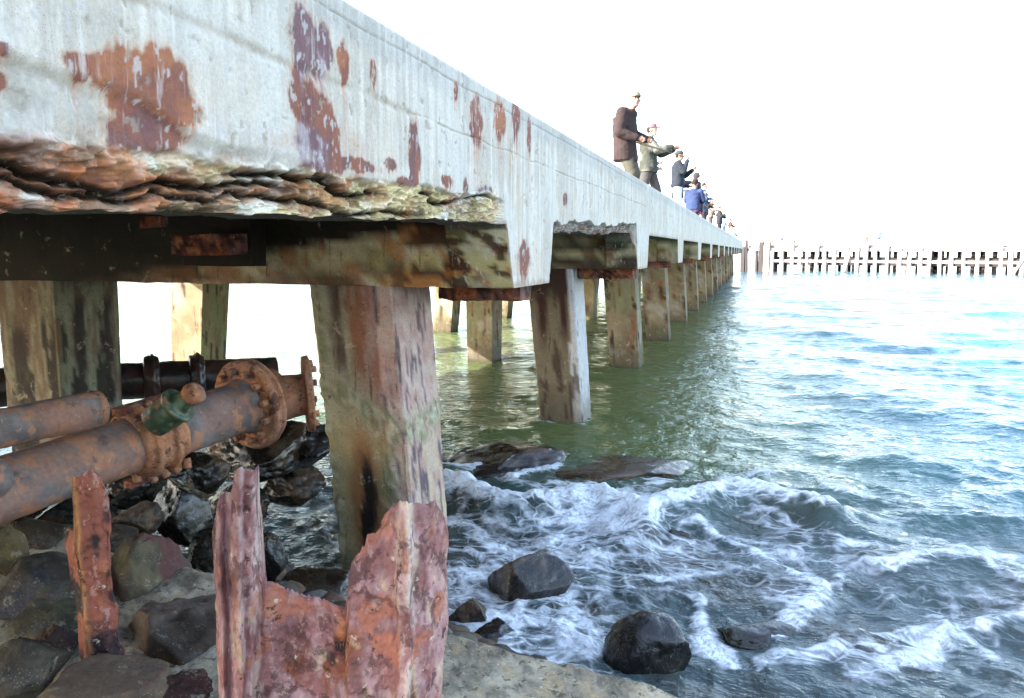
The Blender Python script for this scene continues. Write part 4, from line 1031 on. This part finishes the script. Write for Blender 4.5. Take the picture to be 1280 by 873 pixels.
    V = getv(me); c_ = np.tile(np.array(skin), (len(V), 1))*(.9+.2*fbm(V, 20, 3, 3))[:, None]
    for s in (1, -1):
        e = np.array(H(.09,.03*s,.014)); c_ = mixc(c_, [.03,.02,.02], sstep(.016,.010,np.linalg.norm(V-e, axis=1)))
        e = np.array(H(.088,.032*s,.038)); c_ = mixc(c_, hair, sstep(.022,.014,np.linalg.norm((V-e)*[1,.7,1.8], axis=1)))
    e = np.array(H(.095,0,-.062)); c_ = mixc(c_, [.35,.12,.10], sstep(.026,.016,np.linalg.norm((V-e)*[1,.9,1.8], axis=1)))
    setcol(me, c_); link('body', me, M['cloth'], P, True, False)
    def cloth(name, bm, col, vx, amp=.012, s=0, sm=3, two=None):
        me = remesh(bm, vx, name, sm); V = getv(me); N = getn(me)
        V = V+N*((fbm(V, [9,9,14], 4, s)-.5)*amp*2)[:, None]; setv(me, V)
        cc = np.array(col)*(.8+.4*fbm(V, 5, 3, s+2))[:, None]
        if two is not None: cc = two(V, cc)
        setcol(me, cc); return link(name, me, M['cloth'], P, True, False)
    # jacket
    b = bmesh.new(); hz = Vector((hm.x, hm.y, hem))
    K = bulk
    loft(b, [(cc_, rx_*K, ry_*K) for cc_, rx_, ry_ in [(hz,.145,.20),(hz+Vector((0,0,.02)),.15,.205),((hz+hm)/2+Vector((0,0,.05)),.145,.20),(wst+Vector((0,0,.02)),.135,.185),(c-Vector((0,0,.06)),.145,.195),(c+Vector((0,0,.07)),.14,.20),(j['neck']-Vector((0,0,.05)),.10,.15),(j['neck']+Vector((0,0,.015)),.075,.085)]])
    for s in 'LR':
        tcap(b, j['sh'+s], j['el'+s], .078*K, .068*K); tcap(b, j['el'+s], j['wr'+s]-(j['wr'+s]-j['el'+s]).normalized()*.03, .068*K, .050*K)
    if hood == 'down': ell(b, j['neck']+Vector((-.06,0,.0)), (.09,.12,.06)); 
    if hood == 'up':
        pass
    cloth('jacket', b, jc, vox*1.3, .014, 5, 3, jtex)
    b = bmesh.new()
    loft(b, [(hm-Vector((0,0,.07)),.11,.165),(hm+Vector((0,0,.02)),.125,.18),(hm+Vector((0,0,.10)),.12,.17)])
    for s in 'LR':
        tcap(b, j['hip'+s]-Vector((0,0,.03)), j['knee'+s], .105*bulk**.5, .082*bulk**.5); tcap(b, j['knee'+s], j['ank'+s]+Vector((0,0,-.01)), .082*bulk**.5, .070)
    cloth('trousers', b, tc, vox*1.3, .012, 9)
    for s in 'LR':
        b = bmesh.new(); f = j['ank'+s]; tcap(b, f+Vector((-.04,0,-.045)), f+Vector((.17,0,-.052)), .046, .038); tcap(b, f+Vector((-.01,0,.0)), f+Vector((-.01,0,-.05)), .05, .045)
        me = remesh(b, max(vox, .012), 'shoe', 1); V = getv(me); V[:, 2] = np.maximum(V[:, 2], 0.0); setv(me, V); setcol(me, np.tile(np.array(shoes), (len(V), 1))); link('shoe', me, M['cloth'], P, True, False)
    if hood == 'up':
        b = bmesh.new(); ell(b, H(-.03,0,.02), (.12,.105,.13), hd); ell(b, H(-.05,0,-.10), (.10,.11,.09), hd)
        me = remesh(b, max(vox, .012), 'hood', 2); V = getv(me); setcol(me, np.tile(np.array(jc), (len(V), 1))); link('hood', me, M['cloth'], P, True, False)
    elif hat:
        b = bmesh.new(); n = 20
        rings = [(.0,.104,.084),(.03,.106,.086),(.06,.098,.08),(.085,.078,.064),(.10,.04,.035)]
        prev = None
        for z, rx, ry in rings:
            vs = [b.verts.new(H(-.008+rx*math.cos(2*math.pi*k/n), ry*math.sin(2*math.pi*k/n), .035+z)) for k in range(n)]
            if prev:
                for k in range(n): b.faces.new((prev[k], prev[(k+1) % n], vs[(k+1) % n], vs[k]))
            prev = vs
        b.faces.new(prev)
        me = bpy.data.meshes.new('cap'); b.to_mesh(me); b.free(); V = getv(me); setcol(me, np.tile(np.array(hat[0]), (len(V), 1)))
        cp = link('cap', me, M['cloth'], P, True, False); sd_ = cp.modifiers.new('s', 'SOLIDIFY'); sd_.thickness = .004
        b = bmesh.new(); ins = []; out = []
        for k in range(9):
            a_ = R(-62+124*k/8); ins.append(b.verts.new(H(-.008+.104*math.cos(a_), .084*math.sin(a_), .042))); out.append(b.verts.new(H(.0+.175*math.cos(a_*.75), .082*math.sin(a_)*1.0, .028+.012*math.cos(a_))))
        for k in range(8): b.faces.new((ins[k], ins[k+1], out[k+1], out[k]))
        me = bpy.data.meshes.new('brim'); b.to_mesh(me); b.free(); V = getv(me); setcol(me, np.tile(np.array(hat[1]), (len(V), 1)))
        br = link('brim', me, M['cloth'], cp, True, False); sd_ = br.modifiers.new('s', 'SOLIDIFY'); sd_.thickness = .005
        b = bmesh.new(); ell(b, H(-.035,0,.01), (.078,.08,.085), hd)
        me = remesh(b, .012, 'hair', 1); V = getv(me); setcol(me, np.tile(np.array(hair), (len(V), 1))); link('hair', me, M['cloth'], P, True, False)
    else:
        b = bmesh.new(); ell(b, H(-.028,0,.04), (.092,.085,.09), hd)
        me = remesh(b, .012, 'hair', 1); V = getv(me); V = V+(fbm(V, 30, 3, 4)[:, None]-.5)*.01; setv(me, V); setcol(me, np.tile(np.array(hair), (len(V), 1))); link('hair', me, M['cloth'], P, True, False)
    if backpack:
        b = bmesh.new(); c0 = j['chest']+Vector((-.20,0,-.12)); loft(b, [(c0+Vector((0,0,-.2)),.08,.13),(c0,.10,.15),(c0+Vector((0,0,.2)),.07,.11)])
        me = remesh(b, .02, 'pack', 2); V = getv(me); setcol(me, np.tile(np.array(backpack), (len(V), 1))); o_ = link('backpack', me, M['cloth'], None); o_.matrix_world = Matrix.LocRotScale(loc, P.rotation_euler, None); tag(o_, 'backpack worn by a fishing person', 'backpack')
    return P, j
def standing(px, ytop, height=1.76, dz=0.):
    """place on the deck so that the head top falls at ytop"""
    a = (426.5-ytop)/F; t = math.tan(math.atan(a)-PITCH); zh = (DECK+height-CAMZ)/t
    p = at(px, ytop, zh); return Vector((p.x, p.y, DECK))
RODS = []
def rod(label, a, b, r0=.011, r1=.003, reel=True, bend=.0):
    E = empty('fishing_rod', a, label, 'fishing rod', 'fishing rods held out over the water')
    a = Vector(a); b = Vector(b); n = 14; bm = bmesh.new(); L = (b-a).length
    def mk(name, t0, t1, ra, rb, col):
        bm = bmesh.new()
        for k in range(n):
            f0 = t0+(t1-t0)*k/n; f1 = t0+(t1-t0)*(k+1)/n
            p0 = a.lerp(b, f0)-Vector((0,0,bend*f0*f0)); p1 = a.lerp(b, f1)-Vector((0,0,bend*f1*f1))
            tcap(bm, p0, p1, ra+(rb-ra)*k/n, ra+(rb-ra)*(k+1)/n, 8)
        me = bpy.data.meshes.new(name); bm.to_mesh(me); bm.free(); setcol(me, np.tile(np.array(col), (len(me.vertices), 1))); return link(name, me, M['green'], E)
    mk('blank', .16, 1, r0*.7, r1, (.12,.08,.06)); mk('grip', 0, .17, r0*1.5, r0*1.3, (.30,.2,.12))
    bm = bmesh.new(); c = a.lerp(b, .14)-Vector((0,0,.05)); ell(bm, c, (.03,.03,.03)); tcap(bm, c, c+Vector((0,0,.05)), .008, .008, 8); tcap(bm, c, c+Vector((0,-.06,.0)), .006, .006, 8)
    me = bpy.data.meshes.new('reel'); bm.to_mesh(me); bm.free(); setcol(me, np.tile(np.array((.3,.3,.3)), (len(me.vertices), 1))); link('reel', me, M['green'], E)
def wp(loc, face, v): return Vector(loc)+Matrix.Rotation(face, 3, 'Z') @ Vector(v)
# first man: brown hoodie, cap, looks back over his shoulder at the camera
l1 = standing(779, 118, 1.84); pass
l1 = Vector((-2.14, 12.8, DECK)); 
P1, j1 = person('man in brown hoodie and olive cap looking towards the camera, nearest on the pier', l1, R(-8),
    dict(waist=(-.02,0,1.07), chest=(-.02,0,1.34), neck=(.05,0,1.54), head=(.15,0,1.70), shL=(.0,.20,1.47), shR=(.0,-.21,1.47), elR=(-.02,-.29,1.16), wrR=(.26,-.20,1.06), elL=(.05,.27,1.18), wrL=(.32,.14,1.07),
         kneeR=(.16,-.13,.52), kneeL=(.14,.12,.52)), (.036,.024,.024), (.07,.066,.05), hat=((.20,.19,.13),(.2,.19,.13)), hood='down', hem=.72, bulk=1.32, look=R(-55), skin=(.38,.21,.16))
rod('long fishing rod held low by the man in the brown hoodie', wp(l1, R(-8), (.2,.0,1.02)), wp(l1, R(-8), (1.5,1.6,.62)), .014)
l2 = standing(812, 155, 1.76); l2 = Vector((-2.13, 15.5, DECK))
def gtex(V, c): return mixc(c, [.17,.17,.14], sstep(.5,.6,fbm(V, [4,4,3], 3, 8))*.8)
P2, j2 = person('man in grey-green padded jacket and red-brimmed cap holding a rod straight out', l2, R(0),
    dict(head=(.06,0,1.62), elR=(.20,-.24,1.20), wrR=(.48,-.12,1.26), elL=(.22,.22,1.18), wrL=(.50,.03,1.24), kneeR=(-.08,-.13,.49), ankR=(-.20,-.13,.09), kneeL=(.16,.12,.50), ankL=(.18,.12,.09)),
    (.045,.048,.04), (.06,.055,.055), hat=((.13,.11,.13),(.5,.06,.05)), hem=.80, bulk=1.25, look=R(-6), skin=(.5,.32,.24), jtex=gtex)
rod('thin fishing rod held straight out by the man in the red-brimmed cap', wp(l2, 0, (.42,-.04,1.22)), wp(l2, 0, (2.4,.3,1.75)), .010)
l3 = standing(849, 181, 1.78); l3 = Vector((-1.98, 19.8, DECK))
P3, j3 = person('person in black jacket and pale trousers raising a hand to the dark cap', l3, R(10),
    dict(elR=(.12,-.26,1.2), wrR=(.22,-.12,1.50), elL=(.2,.22,1.15), wrL=(.38,.08,1.28)), (.02,.025,.035), (.45,.50,.6), hat=((.05,.05,.06),(.04,.04,.05)), hem=.84, bulk=1.15, vox=.012)
l4 = standing(872, 218, 1.70); l4 = Vector((-1.96, 25.5, DECK))
P4, _ = person('hooded person in dark grey coat, hood up, behind the person in pale trousers', l4, R(-20), dict(elR=(.1,-.26,1.15), wrR=(.3,-.14,1.1)), (.035,.03,.035), (.04,.035,.06), hood='up', hem=.70, vox=.014)
l5 = standing(881, 229, 1.74); l5 = Vector((-1.97, 29.3, DECK))
P5, _ = person('person in blue coat with hands together beside the hooded figure', l5, R(0), dict(elR=(.12,-.25,1.15), wrR=(.3,-.08,1.15)), (.03,.07,.14), (.025,.025,.03), hem=.66, vox=.014)
rod('thick slanting fishing rod leaning towards the person in the blue coat', wp(l4, 0, (-.3,-.9,1.15)), wp(l4, 0, (.7,1.6,.4)), .03, .012)
l6 = standing(889, 251, 1.68); l6 = Vector((-2.24, 38.6, DECK))
P6, _ = person('person in pinkish-grey sweater and cap farther along the pier', l6, R(0), dict(elR=(.12,-.25,1.15), wrR=(.32,-.08,1.2)), (.2,.14,.13), (.06,.055,.055), hat=((.3,.27,.26),(.3,.2,.2)), hem=.82, vox=.016)
l7 = standing(903, 268, 1.70); l7 = Vector((-2.24, 53.5, DECK))
P7, _ = person('person in light blue shirt near the far end of the pier', l7, R(0), dict(elR=(.12,-.25,1.15), wrR=(.28,-.08,1.35)), (.2,.3,.45), (.05,.07,.14), hem=.86, vox=.018)
# second sitter, in blue and purple, on the kerb; a farther one lounging
l8 = Vector((-1.72, l3.y+1.6, TOP-.44))
P8, _ = person('person in blue jacket and purple trousers sitting on the edge of the pier', (l8.x, l8.y, TOP), R(75),
    dict(hipL=(-.02,.1,.12), hipR=(-.02,-.1,.12), kneeL=(.30,.09,.46), kneeR=(.26,-.09,.44), ankL=(.44,.07,.09), ankR=(.42,-.07,.09), waist=(-.02,0,.27), chest=(.02,0,.50), neck=(.06,0,.66), head=(.11,0,.80),
         shL=(.05,.19,.60), shR=(.05,-.19,.60), elL=(.12,.24,.36), elR=(.12,-.24,.36), wrL=(.32,.15,.3), wrR=(.32,-.15,.3)), (.03,.045,.11), (.06,.04,.07), hem=.10, vox=.014, shoes=(.5,.1,.16))
l9 = Vector((-1.74, 56, TOP))
P9, _ = person('person in pale blue lounging on the pier edge at the far end', l9, R(80),
    dict(hipL=(-.02,.1,.12), hipR=(-.02,-.1,.12), kneeL=(.40,.12,.30), kneeR=(.40,-.12,.2), ankL=(.75,.13,.12), ankR=(.8,-.13,.12), waist=(-.08,0,.24), chest=(-.2,0,.42), neck=(-.28,0,.58), head=(-.28,0,.72),
         shL=(-.22,.19,.52), shR=(-.22,-.19,.52), elL=(-.3,.24,.3), elR=(-.3,-.24,.3), wrL=(-.1,.2,.2), wrR=(-.1,-.2,.2)), (.38,.5,.62), (.3,.42,.55), hem=.12, vox=.018)
MORE = [(-2.55, 17.6, 'partly hidden person in grey jacket close behind the man in the red-brimmed cap', (.12,.12,.13), 1.66, .0), (-2.25, 22.6, 'person in charcoal coat between the black jacket and the hooded figure', (.03,.03,.04), 1.72, .2),
        (-2.2, 33.5, 'person in dark brown jacket just beyond the blue coat', (.05,.03,.025), 1.7, .1), (-2.1, 44.5, 'person in black jumper between the pinkish-grey and light blue figures', (.025,.025,.03), 1.7, -.1),
        (-2.1, 62, 'tiny person in dark red coat near the very end of the pier', (.14,.03,.03), 1.7, .1), (-2.3, 70, 'tiny person in grey coat, farthest along the concrete pier', (.1,.1,.12), 1.7, 0.)]
for (x_, y_, lb, c_, hh_, fa) in MORE:
    person(lb, (x_, y_, DECK), fa, dict(elR=(.14,-.24,1.16), wrR=(.36,-.10,1.2), elL=(.12,.24,1.14), wrL=(.34,.12,1.1)), c_, tuple(v*.8 for v in c_), hem=.75, bulk=1.15, vox=.014 if y_ < 30 else .022)
# far people on the timber wharf
rng = random.Random(9)
FAR = [(980,294,(.18,.2,.34),'pair of far figures, the left one in blue-grey'),(975,292,(.12,.14,.3),'dark blue far figure leaning on the wharf rail'),(997,292,(.5,.3,.26),'far figure in pink standing alone on the wharf'),
       (1083,300,(.35,.16,.12),'far figure in rusty red crouching on the wharf'),(1097,299,(.12,.18,.5),'far figure in bright blue on the wharf'),(1154,304,(.3,.3,.36),'far grey figure low behind the wharf rail'),(1226,305,(.35,.34,.42),'rightmost far figure, pale violet, on the wharf')]
FAR = [(977,293,(.12,.14,.3),'far figure in dark blue, left of the one in pink on the timber wharf'),(998,293,(.5,.3,.26),'far figure in pink standing alone on the timber wharf'),
       (1083,299,(.35,.16,.12),'far figure in rusty red on the timber wharf, left of the bright blue one'),(1098,299,(.12,.18,.5),'far figure in bright blue on the timber wharf'),(1155,303,(.3,.3,.36),'far grey figure on the timber wharf right of the slanting brace'),(1228,304,(.35,.34,.42),'rightmost far figure, pale violet, on the timber wharf')]
for i, (px, yt, c, lb) in enumerate(FAR):
    best = None
    for k in range(600):
        q = WA+WD*(k*.13)+Vector((-WD.y, WD.x, 0))*.9
        e = abs(px_of(q+Vector((0,0,3.3)))-px)
        if best is None or e < best[0]: best = (e, q)
    q = best[1]; q = Vector((q.x, q.y, 3.3))
    J = {}
    person(lb, q, WANG-math.pi/2+rng.uniform(-.5,.5), J, c, tuple(v*.5 for v in c), hem=.8, vox=.03, group='people on the far timber wharf')
